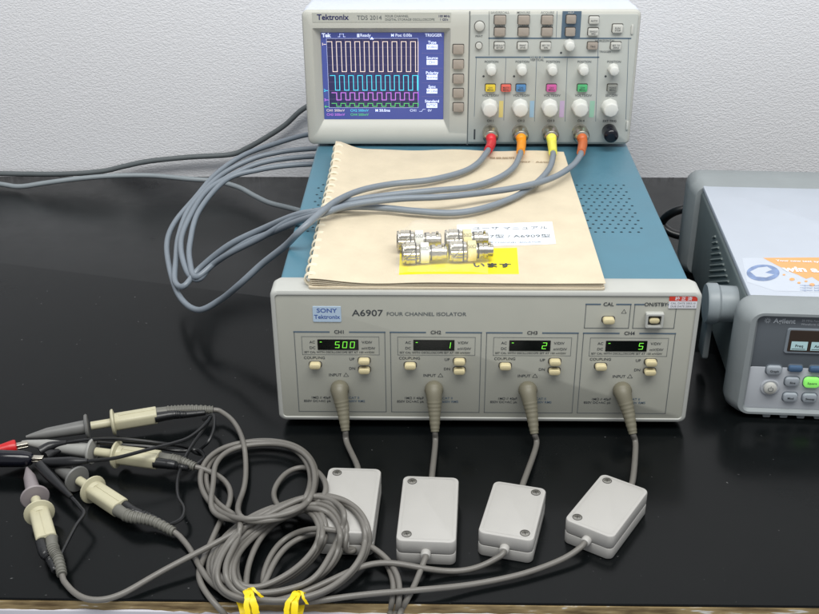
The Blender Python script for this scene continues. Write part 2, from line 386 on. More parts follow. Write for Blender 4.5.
for x in (.03, .29):
    part('foot', scope, None, lambda b: b.rbox(x-.012, x+.012, .012, .022, -.0024, .001, m_black, .003, .0004, 'z'))
    part('foot', scope, None, lambda b: b.rbox(x-.012, x+.012, .10, .112, -.0024, .002, m_black, .003, .0004, 'z'))
# screen
def SC(u, v): return (qx0+(qx1-qx0)*u, qz1+(qz0-qz1)*v)   # u right, v down 0..1
E = .66
e_bg = em('screen_blue', (66, 76, 138), .52); e_gr = em('graticule_purple', (46, 46, 82), .5); e_grid = em('grid_dots', (112, 104, 140), .6)
e_y = em('trace_cream', (224, 208, 200), E); e_c = em('trace_cyan', (80, 200, 225), E); e_m = em('trace_violet', (190, 120, 215), E); e_g = em('trace_green', (90, 190, 110), E)
e_w = em('screen_white', (214, 224, 250), E)
def f(b):
    Y = .0080
    def q(u0, v0, u1, v1, m, y):
        a = SC(u0, v0); c = SC(u1, v1); b.raw([(a[0], y, a[1]), (a[0], y, c[1]), (c[0], y, c[1]), (c[0], y, a[1])], [[0, 1, 2, 3]], m)
    q(0, 0, 1, 1, e_bg, Y)
    q(.045, .065, .79, .86, e_gr, Y-.0001)
    for k in range(11):
        u = .045+.745*k/10; b.line([SC(u, .065), SC(u, .86)], .00018, Y-.0002, e_grid)
    for k in range(9):
        v = .065+.795*k/8; b.line([SC(.045, v), SC(.79, v)], .00018, Y-.0002, e_grid)
    b.line([SC(.045, .065), SC(.79, .065), SC(.79, .86), SC(.045, .86), SC(.045, .065)], .0003, Y-.0002, e_w)
    def sq(v0, v1, m, ph, w):
        P = []; per = .745/9.85; u = .045-ph*per; hi = True
        P = [(max(u, .045), v0)]
        while u < .79:
            for (uu, vv) in ((u+.52*per, v0), (u+.52*per, v1), (u+per, v1), (u+per, v0)):
                P.append((min(max(uu, .045), .79), vv))
            u += per
        for a, c in zip(P, P[1:]):
            if a != c: b.line([SC(*a), SC(*c)], w, Y-.0003, m)
    sq(.10, .44, e_y, -.05, .0006); sq(.485, .655, e_c, -.25, .0007); sq(.685, .77, e_m, -.35, .0007); sq(.81, .845, e_g, -.3, .0006)
    T = lambda t, u, v, s, m=e_w, al='LEFT', bo=.02: b.text(t, *SC(u, v), s, m, Y-.0003, al, bold=bo)
    T('Tek', .01, .03, .0052, bo=.05); b.line([SC(.14, .045), SC(.155, .045), SC(.155, .015), SC(.185, .015), SC(.185, .045), SC(.2, .045)], .0004, Y-.0003, e_w)
    T('Ready', .32, .03, .0042); q(.295, .012, .315, .05, e_w, Y-.0003); T('M Pos: 0.00s', .57, .03, .0040); T('TRIGGER', .915, .03, .0040, al='CENTER')
    b.line([SC(.405, .07), SC(.415, .055), SC(.425, .07), SC(.405, .07)], .0008, Y-.0004, e_w)
    for t, w_, v in (('Type', 'Video', .11), ('Source', 'CH1', .285), ('Polarity', 'Normal', .455), ('Sync', 'All Lines', .615), ('Standard', 'NTSC', .785)):
        T(t, .905, v, .0040, al='CENTER'); q(.86, v+.022, .95, v+.078, e_w, Y-.0003); b.text(w_, *SC(.905, v+.05), .0038, e_bg, Y-.0004)
    for v in (.23, .40, .57, .73): b.line([SC(.82, v), SC(.99, v)], .0002, Y-.0003, e_grid)
    T('CH1 500mV', .02, .895, .0036, e_y, bo=0); T('CH2 500mV', .22, .895, .0036, e_c, bo=0); T('M 50.0ms', .43, .895, .0038); T('CH1', .72, .895, .0036, bo=0); b.line([SC(.80, .905), SC(.82, .905), SC(.83, .88), SC(.85, .88)], .0003, Y-.0003, e_w); T('0V', .87, .895, .0036, bo=0)
    T('CH3 500mV', .02, .945, .0036, e_m, bo=0); T('CH4 500mV', .22, .945, .0036, e_g, bo=0)
    for v, m, n_ in ((.13, e_y, '1'), (.66, e_c, '2'), (.77, e_m, '3'), (.85, e_g, '4')): T(n_, .005, v, .0036, m); b.line([SC(.022, v), SC(.038, v)], .0006, Y-.0003, m)
part('screen', scope, None, f, smooth=False)
cxa, cz1 = sp(470.5, 10.5); cxb, cz0 = sp(629, 147)
cxb = SW-.003; cz0 = .0035; cz1 = SH-.0035
def f(b):
    b.rbox(cxa, cxb, -.0006, .002, cz0, cz1, m_scope2, .002, .0004)
    b.line([(cxa-.0006, .001), (cxa-.0006, SH-.001)], .0010, -.00005, m_ink2)
part('control_panel', scope, None, f)
def f(b):
    m_tag = mat('name_strip', (183, 184, 176), .5, var=0)
    x0, z1 = sp(312, 12.5); x1, z0 = sp(451, 22); b.rbox(x0, x1, -.0003, .001, z0, z1, m_tag, .0006, .0001)
    x, z = sp(317, 17.2); b.text('Tektronix', x, z, .0074, m_navy, -.0005, 'LEFT', bold=.02)
    x, z = sp(357, 17.7); b.text('TDS 2014', x, z, .0058, m_ink2, -.0005, 'LEFT', bold=.0)
    x, z = sp(385, 16); b.text('FOUR CHANNEL', x, z, .0030, m_ink2, -.0005, 'LEFT'); b.text('DIGITAL STORAGE OSCILLOSCOPE', x, z-.0032, .0030, m_ink2, -.0005, 'LEFT')
    x, z = sp(444, 16); b.text('100 MHz', x, z, .0030, m_navy, -.0005, bold=.01); b.text('1 GS/s', x, z-.0032, .0030, m_navy, -.0005, bold=.01)
part('name_lettering', scope, None, f, smooth=False)
YP = -.0008
def f(b):
    def ln(pts, w, m): b.line([sp(*p) for p in pts], w, YP, m)
    ln([(489, 37.9), (630.5, 38.1)], .0013, m_blueline); ln([(476, 56.9), (598.5, 56.9)], .0013, m_blueline)
    ln([(489.2, 11), (489.0, 55)], .0004, m_ink2)
    for x, y0, y1 in ((476.3, 57, 116), (505.9, 58, 120), (536.6, 58, 121), (567.2, 58, 121), (598.4, 38, 121), (628.6, 38, 119), (557, 11, 37)): ln([(x, y0), (x-(y1-y0)*.035, y1)], .0004, m_blueline)
    for x, c in ((501.2, (214, 198, 126)), (532, (150, 182, 206)), (562, (190, 168, 200)), (592, (150, 192, 170))):
        x0, z1 = sp(x-2, 100.5); x1, z0 = sp(x+1.6, 117)
        b.raw([(x0, YP, z0), (x1, YP, z0), (x1, YP, z1), (x0, YP, z1)], [[0, 1, 2, 3]], mat('stripe_%d_%d' % (c[0], c[1]), c, .5, var=0))
    x0, z1 = sp(562.5, 10.8); x1, z0 = sp(579.8, 37.2); b.raw([(x0, YP, z0), (x1, YP, z0), (x1, YP, z1), (x0, YP, z1)], [[0, 1, 2, 3]], m_blueline)
    def t(s, x, y, z=.0030, m=m_ink2): X_, Z_ = sp(x, y); b.text(s, X_, Z_, z, m, YP-.0001, bold=.01)
    for s, x in (('SAVE/RECALL', 500), ('MEASURE', 523.5), ('ACQUIRE', 547.5)): t(s, x, 12.3)
    for s, x in (('UTILITY', 500), ('CURSOR', 523.5), ('DISPLAY', 547.5)): t(s, x, 25.4, .0028)
    t('HELP', 571, 12.3, .0026, m_wkey); t('VERTICAL', 537, 56.9, .0032, m_scope2); t('VERTICAL', 537, 59.6, .0030); t('HORIZONTAL', 605, 40.6, .0030, m_ink2)
    t('PRINT', 479, 36, .0026)
    for x in (491.5, 522.3, 553, 584.3): t('POSITION', x, 61.5, .0030); t('VOLTS/DIV', x-1, 95.2, .0034)
    t('POSITION', 614, 61.5); t('SEC/DIV', 611.5, 95.2, .0034)
    for k, x in enumerate((490.5, 521, 550.8, 580.8)): t('CH %d' % (k+1), x, 120.5, .0032, m_ink)
    t('EXT TRIG', 609.5, 120.8, .0032, m_ink); t('TRIGGER', 605, 51.5, .0028)
    for x, y in ((483.5, 76), (514, 76), (561, 52.5), (605.5, 76)):
        X_, Z_ = sp(x, y); b.poly([(X_+.0011*math.cos(a*.785), YP, Z_+.0011*math.sin(a*.785)) for a in range(8)], m_ink)
    x, z = sp(474.5, 134); b.line([(x, z-.0045), (x, z+.0045)], .0016, YP, m_ink)
part('panel_lettering', scope, None, f, smooth=False)
def key(px, py, w=10.5, h=8.5, m=None, d=.0028, name='key', txt=None, tm=None, base=0):
    x, z = sp(px, py); w *= .00094; h *= .00094*1.02
    def f(b):
        b.rbox(x-w/2-.0006, x+w/2+.0004, YP-.0001+base, .001, z-h/2-.0002, z+h/2+.0008, m_slot, .0012, .0001)
        b.rbox(x-w/2, x+w/2, YP-d+base, .001, z-h/2, z+h/2, m or m_wkey, .0012, .0006)
        if txt: 
            for k, s in enumerate(txt): b.text(s, x, z-.0004+((len(txt)-1)/2-k)*.0022, .0023, tm or m_ink, YP-d-.00008+base, bold=.015)
    return part(name, scope, None, f)
for y in (49, 64, 78.6, 92.8, 107): key(458.3, y, 11, 9, m_taupe, base=.0006, name='menu_key')
for x in (500, 523.7, 547.2): key(x, 19.5, 11.5, 8.5, m_taupe); key(x-.3, 31.3, 11, 8, m_taupe)
key(570.9, 18.8, 9.8, 8, m_taupe); key(570.1, 31.3, 9.8, 8, m_taupe)
key(593.8, 19.5, 10, 7, m_wkey, txt=['AUTO']); key(593, 31.3, 10.5, 7, m_wkey, txt=['SINGLE', 'SEQ']); key(617.3, 28, 10.5, 8, m_wkey, txt=['RUN/', 'STOP'])
key(592.4, 45.2, 10.5, 7, m_taupe, txt=['TRIG']); key(615.6, 45.2, 10.5, 7, m_wkey, txt=['SET TO', 'ZERO'])
for x, t in ((499.3, ['DEFAULT', 'SETUP']), (522.5, ['PRINT', 'SAVE']), (545.5, ['SET TO', '50%'])): key(x, 45.2, 10.5, 7, m_wkey, txt=t)
for x, c, t, n_ in ((490.3, (222, 196, 60), 'CH1', 'yellow'), (505.9, (214, 100, 88), 'MATH', 'red'), (520.8, (84, 134, 184), 'CH2', 'blue'), (551.3, (204, 96, 160), 'CH3', 'pink'), (582.1, (84, 178, 118), 'CH4', 'green'), (612.1, (138, 140, 134), 'HORIZ', 'grey')):
    o = key(x, 87.4, 10.2, 7.2, mat('key_'+n_, c, .4, var=.02), txt=[t, 'MENU']); o['label'] = n_+' menu key'
for x, y, r in ((479.5, 25.6, .0046), (478.8, 45, .0030)):
    X_, Z_ = sp(x, y)
    part('round_key', scope, None, lambda b: (b.lathe([(.001, r+.0006), (YP-.0002, r+.0006), (YP-.0003, r)], m_slot, (X_, 0, Z_)), b.lathe([(.001, r), (YP-.0025, r), (YP-.003, r*.85), (YP-.003, 0)], m_wkey, (X_, 0, Z_))) and None)
def knob(px, py, r, d, name='knob'):
    X_, Z_ = sp(px, py, -d)
    def f(b):
        n = 24; rs = []
        for t, k in ((0.0005, 1.08), (-.0015, 1.06), (-.0022, 1), (-d+.0014, .93), (-d+.0004, .86), (-d, .74)):
            rs.append([(X_+r*k*(1+(.035 if i % 3 == 0 else -.02))*math.cos(2*math.pi*i/n), t, Z_+r*k*(1+(.035 if i % 3 == 0 else -.02))*math.sin(2*math.pi*i/n)) for i in range(n)])
        b.loft(rs[::-1], m_knob)
    part(name, scope, None, f, angle=50)
for x in (491.5, 522.3, 553, 584.3, 614.6): knob(x, 71.5, .0050, .010, 'position_knob')
knob(570.3, 46.8, .0050, .010, 'position_knob')
for x in (490, 520.8, 550.6, 581.1, 611.2): knob(x, 110.5, .0078, .012, 'scale_knob')
BN = [sp(x, 132.5, -.004) for x in (490.3, 520, 550, 580.2, 609.5)]
for X_, Z_ in BN[:4]:
    part('input_socket', scope, None, lambda b: (b.lathe([(.001, .0078), (-.0022, .0078), (-.0026, .0070), (-.0026, .0052), (-.012, .0050), (-.012, .004), (0, .004)], m_chrome, (X_, 0, Z_)),
         b.lathe([(-.006, .0012), (-.006, .0012)], m_chrome, (X_, 0, Z_))) and None)
X_, Z_ = BN[4]
part('black_socket_cap', scope, None, lambda b: b.lathe([(.001, .0072), (-.014, .0072), (-.017, .0068), (-.0185, .0055), (-.019, .003), (-.0186, .0)], m_bplast, (X_, 0, Z_+.0008)))
for px, py in ((636, 29), (631, 125)):
    X_, Z_ = sp(px-4, py); part('panel_latch', scope, None, lambda b: b.rbox(X_-.001, X_+.0012, -.002, .001, Z_-.0045, Z_+.0045, m_wkey, .0008, .0004))
# ------------------------------------------------------------------ function generator, right
gen = thing('function_generator', 'grey bench signal generator with pale lid and green lit button at the right edge', 'electronic instrument', (.3595, .0185, 0), math.radians(-3.2))
GM = Matrix.Translation((.3595, .0185, 0)) @ Matrix.Rotation(math.radians(-3.2), 4, 'Z'); GI = GM.inverted()
def gp(px, py, y=0.004):      # local x, z on the generator's front
    o = GI @ CAM; d = GI.to_3x3() @ ray(px, py); p = o+d*((y-o.y)/d.y); return p.x, p.z
def gz(px, py, z=.1):
    o = GI @ CAM; d = GI.to_3x3() @ ray(px, py); p = o+d*((z-o.z)/d.z); return p.x, p.y
GW, GH = .262, .1045
def R(x0, x1, z0, z1, y, r): return [(u, y, v) for u, v in rr(x0, x1, z0, z1, r, 7)]
def f(b):
    b.loft([R(.008, GW-.008, .006, GH-.008, .031, .012), R(.002, GW-.002, .003, GH-.005, .026, .012), R(0, GW, .002, GH-.0035, .021, .013), R(0, GW, .001, GH-.0035, .014, .014), R(.003, GW-.003, .003, GH-.0045, .005, .014), R(.008, GW-.008, .005, GH-.0072, .0, .010),
            R(.012, GW-.012, .007, GH-.0095, .0, .006), R(.0145, GW-.0145, .009, GH-.0115, .004, .003)], m_dgrey, cap1=False)
    for k in range(16): b.rbox(.03+k*.0135, .036+k*.0135, .002, .02, .0008, .004, m_dgrey, .001, .0005)
part('front_bumper', gen, None, f)
part('rear_bumper', gen, None, lambda b: b.loft([R(.004, GW-.004, .003, GH-.003, .292, .012), R(0, GW, .001, GH, .286, .013), R(0, GW, .001, GH, .262, .013), R(.005, GW-.005, .004, GH-.005, .254, .012)], m_dgrey))
def f(b):
    b.rbox(.010, GW-.010, .028, .258, .006, .094, m_side, .003, .001)
    for k in range(13):
        y = .075+k*.0105; h = min(.058, .012+k*.006) if k < 8 else .058
        h = .060-.004*k
        pass
    mv = mat('vent_slat', (128, 138, 136), .5)
    def gxp(px, py, x=.0096):
        o = GI @ CAM; d = GI.to_3x3() @ ray(px, py); return o+d*((x-o.x)/d.x)
    for k in range(13):
        yy = 237+k*5.6; b.tube([gxp(713-k*.5, yy+.6), gxp(715.5+k*1.65, yy-.6)], .0011, mv, n=6)
part('case', gen, None, f)
part('lid', gen, None, lambda b: b.rbox(.011, GW-.011, .026, .258, .0938, .0995, m_lid, .002, .0015, 'z'))
def f(b):
    b.lathe([(.012, .015), (-.004, .0155), (-.006, .0172), (-.013, .0172), (-.0148, .016), (-.0150, .010), (-.0150, 0)], mat('handle_hub_grey', (138, 146, 150), .45), (0, .062, .072), 'x', n=32)
part('handle_hub', gen, None, f)
def f(b):
    b.rbox(-.010, -.005, .066, .086, .015, .078, m_dgrey, .003, .001, 'x')
part('handle_arm', gen, None, f)
tx0, tz1 = gp(758.5, 316.5); sx0, szm = gp(750, 366); _, sz0 = gp(747, 407.5)
YF = .0036
def f(b):
    b.rbox(.0142, GW-.0142, .0036, .008, szm-.0003, GH-.0112, m_fpan, .002, .0003)
part('upper_panel', gen, None, f)
def f(b):
    b.rbox(.0142, GW-.0142, .0034, .008, .0088, szm, m_fpan2, .002, .0004)
part('lower_panel', gen, None, f)
dx0, dz1 = gp(787.5, 327.5); _, dz0 = gp(787, 352.5)
def f(b):
    lb = mat('lcd_dark', (62, 52, 46), .2, var=0); lp = em('lcd_pale', (158, 186, 190), .35)
    b.rbox(dx0, dx0+.098, .0024, .006, dz0, dz1, mat('display_frame', (126, 134, 142), .4), .002, .0006)
    _, a = gp(787, 338.5)
    b.rbox(dx0+.0022, dx0+.094, .0020, .006, dz0+.0022, dz1-.0014, lb, .001, .0002)
    for k in range(6):
        x = dx0+.0045+k*.0152; b.raw([(x, .0018, dz0+.0036), (x+.0125, .0018, dz0+.0036), (x+.0125, .0018, a-.0012), (x, .0018, a-.0012)], [[0, 1, 2, 3]], lp)
        b.text(('Freq', 'Ampl', 'Offset', 'Duty', '', '')[k], x+.0062, dz0+.0075, .0034, m_ink, .0016, bold=.02)
        b.line([(x+.001, dz0+.0048), (x+.011, dz0+.0048)], .0005, .0016, m_ink)
part('display', gen, None, f, smooth=False)
def f(b):
    w = mat('pale_print', (186, 192, 198), .5, var=0)
    x, z = gp(773.5, 320.5); b.text('Agilent', x, z, .0058, w, .0033, 'LEFT', bold=.02); b.text('20 MHz Function / Arbitrary', x+.021, z+.001, .0026, w, .0033, 'LEFT'); b.text('Waveform Generator', x+.021, z-.0022, .0026, w, .0033, 'LEFT')
    x, z = gp(767.5, 320)
    for k in range(10):
        a = k*math.pi/5; b.line([(x+.0010*math.cos(a), z+.0010*math.sin(a)), (x+.0023*math.cos(a), z+.0023*math.sin(a))], .0004, .0033, w)
part('maker_lettering', gen, None, f, smooth=False)
m_gkey = mat('grey_rubber_key', (156, 163, 170), .5); m_bkey = mat('slate_blue_key', (72, 98, 128), .45); m_green = em('lit_green_key', (134, 222, 104), .5)
def gkey(x, z, w, h, m, txt, name='key'):
    def f(b):
        b.rbox(x-w/2-.0006, x+w/2+.0006, .0031, .006, z-h/2-.0006, z+h/2+.0006, mat('key_rim', (96, 104, 112), .6), h*.38, .0001)
        b.rbox(x-w/2, x+w/2, .0004, .006, z-h/2, z+h/2, m, h*.36, .0012)
        if txt: b.text(txt, x, z, .0027, m_ink, .0002, bold=.015)
    return part(name, gen, None, f)
gx, gzz = gp(773.5, 369); gkey(gx, gzz, .0120, .0078, m_gkey, 'Graph')
bx, bz = gp(795, 367.5)
for k in range(5): gkey(bx+k*.0162, bz, .0108, .0052, m_bkey, None, 'soft_key')
ax, az = gp(791.5, 380.5); mx_, mz = gp(789.5, 396)
for k, t in enumerate(('Sine', 'Square', 'Ramp', 'Pulse', 'Noise', 'Arb')):
    o = gkey(ax+k*.0152, az, .0112 if k != 1 else .0125, .0080 if k != 1 else .0092, m_green if k == 1 else m_gkey, t)
    if k == 1: o['label'] = 'green lit key'
for k, t in enumerate(('Mod', 'Sweep', 'Burst', 'Store', 'Utility', 'Help')): gkey(mx_+k*.0152, mz, .0112, .0080, m_gkey, t)
px_, pz_ = gp(769.5, 386.5)
def f(b):
    b.lathe([(.004, .0072), (.0022, .0072), (.0020, .0066), (.0026, .0055)], m_fpan2, (px_, 0, pz_)); b.lathe([(.004, .005), (.0002, .005), (-.0004, .0042), (-.0004, 0)], m_wkey, (px_, 0, pz_))
    b.line([(px_, pz_+.0008), (px_, pz_+.0026)], .0005, -.0006, m_ink2)
    b.line([(px_+.0019*math.sin(a), pz_+.0019*math.cos(a)) for a in [math.radians(35+k*29) for k in range(11)]], .0004, -.0006, m_ink2)
part('power_button', gen, None, f)
part('dial', gen, None, lambda b: b.lathe([(.004, .016), (-.010, .015), (-.012, .0135), (-.012, 0)], m_gkey, (.205, 0, .070)))
for x in (.195, .228): part('output_socket', gen, None, lambda b: b.lathe([(.004, .0075), (.001, .0075), (.001, .005), (-.009, .0048), (-.009, .004), (.003, .004)], m_chrome, (x, 0, .026)))
# promotional sticker on the lid
def f(b):
    so = mat('orange_print', (222, 164, 104), .4, var=.02); sw = mat('sticker_pale', (190, 197, 208), .35, var=.01); sb = mat('sticker_blue', (118, 138, 176), .4, var=.3, scale=120); zt = .0995
    def P(px, py, h): x, y = gz(px, py, zt); return (x, y, zt+h)
    b.poly([P(*q, .0001) for q in ((747, 282), (742, 258), (819, 258), (880, 258), (905, 294), (775, 291))][::-1], sw)
    b.poly([P(*q, .0002) for q in ((763, 258), (830, 257.5), (880, 258), (895, 281), (850, 279), (825, 283), (818, 281), (812, 277), (806, 279), (798, 275), (788, 271), (776, 265))][::-1], so)
    for (u, v, r) in ((792, 279.5, 3), (799, 283, 2), (812, 285, 3.2), (806, 281.5, 1.8), (784, 275, 1.6)): b.poly([P(u+r*.9*math.cos(a*.6283), v+r*.5*math.sin(a*.6283), .0003) for a in range(10)][::-1], so)
    b.poly([P(763+16.5*math.cos(a*.2618), 273+8.2*math.sin(a*.2618), .0003) for a in range(24)][::-1], sb)
    b.poly([P(*q, .0004) for q in ((750, 272), (758, 268), (767, 267), (772, 270), (765, 273), (774, 275), (766, 278), (756, 277))][::-1], sw)
    wv = m_white
    X2 = Matrix.Translation((0, 0, zt+.0004)) @ Matrix.Rotation(math.radians(-90), 4, 'X')
    x, y = gz(783, 269.5, zt); b.text('win a', x, y, .013, wv, 0, 'LEFT', X=Matrix(((1, 0, 0, 0), (0, 0, 1, 0), (0, -1, 0, zt+.0005), (0, 0, 0, 1))), bold=.04)
    x, y = gz(776, 261, zt); b.text('Your new test system', x, y, .005, wv, 0, 'LEFT', X=Matrix(((1, 0, 0, 0), (0, 0, 1, 0), (0, -1, 0, zt+.0005), (0, 0, 0, 1))), bold=.02)
    for k in range(3):
        x, y = gz(800, 285.5+k*2.4, zt); b.text('register before the closing date', x, y, .0032, sb, 0, 'LEFT', X=Matrix(((1, 0, 0, 0), (0, 0, 1, 0), (0, -1, 0, zt+.0005), (0, 0, 0, 1))))
part('lid_sticker', gen, None, f, smooth=False)
# ------------------------------------------------------------------ manual
bk = thing('manual', 'buff comb-bound manual lying on the teal case with white and yellow labels', 'manual', (.029, .002, HF))
BW, BL = .2215, .283
bs = -.018   # side shear of the far end
def bx_(x, y): return x+ (-.0015 + 0*x)*y/BL
def coverz(u, v):   # u 0..1 across, v 0..1 away
    z = .0058 + .0034*math.exp(-((u)/.10)**2) - .0012*math.exp(-((u-.24)/.10)**2)*(1-v)
    z += .007*math.exp(-((u)/.07)**2-((v-1)/.12)**2) + .0014*math.exp(-((v-1)/.15)**2)*math.sin(u*9)**2 + .0006*math.sin(u*5+v*6)
    z += .0008*math.exp(-((u-1)/.2)**2)*math.sin(v*5+1)
    return z
def sheet(b, m, dz, th, inset=0, scale=1, seed=0):
    rnd = random.Random(seed); nx, ny = 44, 40; vs = []; fs = []
    for L_ in (0, 1):
        for j in range(ny+1):
            for i in range(nx+1):
                u, v = i/nx, j/ny
                x = inset+u*(BW-2*inset); y = inset*.3+v*(BL-inset*.6)
                vs.append((bx_(x, y)+.004*(u)*v*0, y, coverz(u, v)*scale+dz-(th if L_ else 0)))
    o2 = (nx+1)*(ny+1); I = lambda i, j, L_=0: L_*o2+j*(nx+1)+i
    for j in range(ny):
        for i in range(nx):
            fs.append([I(i, j), I(i+1, j), I(i+1, j+1), I(i, j+1)]); fs.append([I(i, j, 1), I(i, j+1, 1), I(i+1, j+1, 1), I(i+1, j, 1)])
    for i in range(nx):
        fs.append([I(i, 0), I(i, 0, 1), I(i+1, 0, 1), I(i+1, 0)]); fs.append([I(i, ny), I(i+1, ny), I(i+1, ny, 1), I(i, ny, 1)])
    for j in range(ny):
        fs.append([I(0, j), I(0, j+1), I(0, j+1, 1), I(0, j, 1)]); fs.append([I(nx, j), I(nx, j, 1), I(nx, j+1, 1), I(nx, j+1)])
    b.raw(vs, fs, m)
part('cover', bk, None, lambda b: sheet(b, m_paper, .0002, .0004))
def f(b):
    for k in range(5): sheet(b, m_pages, -.0007-k*.0006, .0005, .0015+.0006*((k*7) % 3), 1-.12*(k+1) if k < 4 else .45, k)
part('pages', bk, None, f)
part('back_cover', bk, None, lambda b: b.rbox(0, BW, 0, BL, .0001, .0022, m_paper, .002, .0003, 'z'))
def f(b):
    N = 19
    for k in range(N):
        y = .008+k*(BL-.016)/(N-1)
        for s in (-.0011, .0011):
            P = [(.0018+.0050*math.cos(a), y+s, .0050+.0048*math.sin(a)+.006*math.exp(-((y/BL-1)/.12)**2)) for a in [math.radians(t) for t in range(20, 321, 25)]]
            b.tube(P, .0009, m_comb, n=6)
part('comb_binding', bk, None, f)
def patch(b, quad, m, h, n=14):
    # quad: 4 photo corners laid on the cover surface
    P = [onz(x, y, HF+.0062) for x, y in quad]; P = [(p.x-.029, p.y-.002) for p in P]; vs = []
    for j in range(n+1):
        for i in range(n+1):
            u, v = i/n, j/n
            x = (P[0][0]*(1-u)+P[1][0]*u)*(1-v)+(P[3][0]*(1-u)+P[2][0]*u)*v; y = (P[0][1]*(1-u)+P[1][1]*u)*(1-v)+(P[3][1]*(1-u)+P[2][1]*u)*v
            vs.append((x, y, coverz(x/BW, y/BL)+.0002+h))
    b.raw(vs, [[j*(n+1)+i, j*(n+1)+i+1, (j+1)*(n+1)+i+1, (j+1)*(n+1)+i] for j in range(n) for i in range(n)], m)
def ptext(b, s, px, py, size, m, h, **k):
    p = onz(px, py, HF+.0062); x, y = p.x-.029, p.y-.002; n0 = len(b.v)
    b.text(s, x, y, size, m, 0, **k)
    b.v[n0:] = [(v[0], v[2], coverz(v[0]/BW, v[2]/BL)+.0002+h) for v in b.v[n0:]]
def f(b):
    patch(b, ((457, 246), (556, 244), (552, 222), (457, 224)), m_white, .0002)
    ptext(b, 'ユーザ マニュアル', 510, 228, .0066, m_ink2, .0004, bold=.0, wx=1.15)
    ptext(b, 'A6907型 / A6909型', 509, 236, .0072, m_ink2, .0004, bold=.0, wx=1.15)
    ptext(b, 'FOUR CHANNEL ISOLATOR', 511, 242, .0032, m_blueline, .0004, wx=1.2)
o = part('title_label', bk, None, f, smooth=False)
def f(b):
    patch(b, ((399, 274.5), (519, 273.5), (517, 247), (400, 249)), m_yellow, .00012)
    ptext(b, 'います', 492, 265.5, .0088, m_ink, .0006, bold=.03, wx=1.15)
part('yellow_label', bk, None, f, smooth=False)
def f(b):
    brn = mat('brown_print', (150, 128, 100), .7, var=0)
    ptext(b, '取扱説明', 502, 158.5, .0060, brn, .0006, bold=.01); ptext(b, 'A6907 · A6909', 533, 162.5, .0046, brn, .0006, bold=.01, wx=1.3)
part('cover_print', bk, None, f, smooth=False)
# ------------------------------------------------------------------ bnc adapters in a clear bag on the manual
ZB = HF+.0068
def adapter(px0, px1, py, label, tagmat, label_no='50Ω'):
    a = onz(px0, py, ZB+.007); c = onz(px1, py-1, ZB+.007); L = (c-a).length
    t = thing('bnc_adapter', label, 'connector', (a.x, a.y, ZB+.0080), math.atan2(c.y-a.y, c.x-a.x), 'metal connectors bagged on the manual'); t.scale = (1, 1.1, 1.1)
    def f(b):
        b.lathe([(0, .0050), (0, .0068), (.001, .0072), (.0012, .0072)], m_chrome, ax='x'); n = 44
        rs = []
        for x, q in ((.0012, .0070), (.0018, .0070), (.0019, .0062), (.0028, .0062), (.0030, .0073), (.0055, .0074), (.0056, .0068), (.0062, .0068), (.0063, .0074), (.010, .0073), (.0105, .0064), (.0130, .0064), (.0140, .0052)):
            rs.append([(x, q*(1+.028*(-1)**i)*math.cos(2*math.pi*i/n), q*(1+.028*(-1)**i)*math.sin(2*math.pi*i/n)) for i in range(n)])
        b.loft(rs, m_chrome)
    part('locking_collar', t, None, f, angle=20)
    part('barrel', t, None, lambda b: b.lathe([(.0135, .0050), (.018, .0050), (.018, .0060), (.0205, .0062), (.0205, .0046), (.0228, .0046), (.0229, .0056), (.0255, .0056), (.0256, .0047), (L-.0075, .0047), (L-.0074, .0056), (L-.0045, .0056), (L-.0044, .0045), (L-.0005, .0045), (L, .0041), (L, .0034), (L-.007, .0034)], m_chrome, ax='x'))
    part('dark_gasket', t, None, lambda b: (b.lathe([(.0104, .0073), (.0104, .0075), (.0110, .0075), (.0110, .0073)], m_slot, ax='x'), b.lathe([(.0218, .0050), (.0218, .0056), (.0226, .0056), (.0226, .0050)], m_slot, ax='x'), b.lathe([(-.0001, .0055), (-.0002, .004), (-.0002, 0)], m_slot, ax='x')) and None)  # dark rings and end disc added for contrast, painting shaded gaps in the metal
    part('bayonet_pin', t, None, lambda b: b.lathe([(.0035, .0011), (.0064, .0011), (.0066, .0007)], m_chrome, (L-.003, 0, 0), 'z', n=10))
    part('bayonet_slot', t, None, lambda b: b.tube([(.003+.006*k/8, -.0074*math.cos(k*.11-.2), .0074*math.sin(k*.11-.2)) for k in range(9)], .0004, m_steel, n=6))
    def f(b):
        rs = []
        for x in (.0142, .0205):
            rs.append([(x, .0072*math.cos(a_)*1.0, .0074*math.sin(a_)) for a_ in [2*math.pi*i/24 for i in range(24)]])
        b.loft(rs, tagmat)
        b.text(label_no, .0172, 0, .0036, m_ink, -.00745, X=Matrix.Rotation(math.radians(-48), 4, 'X'), bold=.0)
    part('paper_tag', t, None, f)
m_tagw = mat('white_tape', (228, 228, 218), .6); m_tagy = mat('ivory_tape', (236, 222, 160), .6)
adapter(397, 441, 242, 'plated connector at left of the rear row, big knurled collar behind white tape', m_tagw)
adapter(445, 488, 241, 'plated connector at right of the rear row, mostly behind the ivory tape', m_tagy)
adapter(402, 447, 254.5, 'plated connector at left of the front row with white numbered tape', m_tagw)
adapter(449, 493, 252.5, 'plated connector at right of the front row with ivory numbered tape', m_tagy)
bagt = thing('plastic_bag', 'clear plastic bag round the four metal connectors on the manual', 'bag')
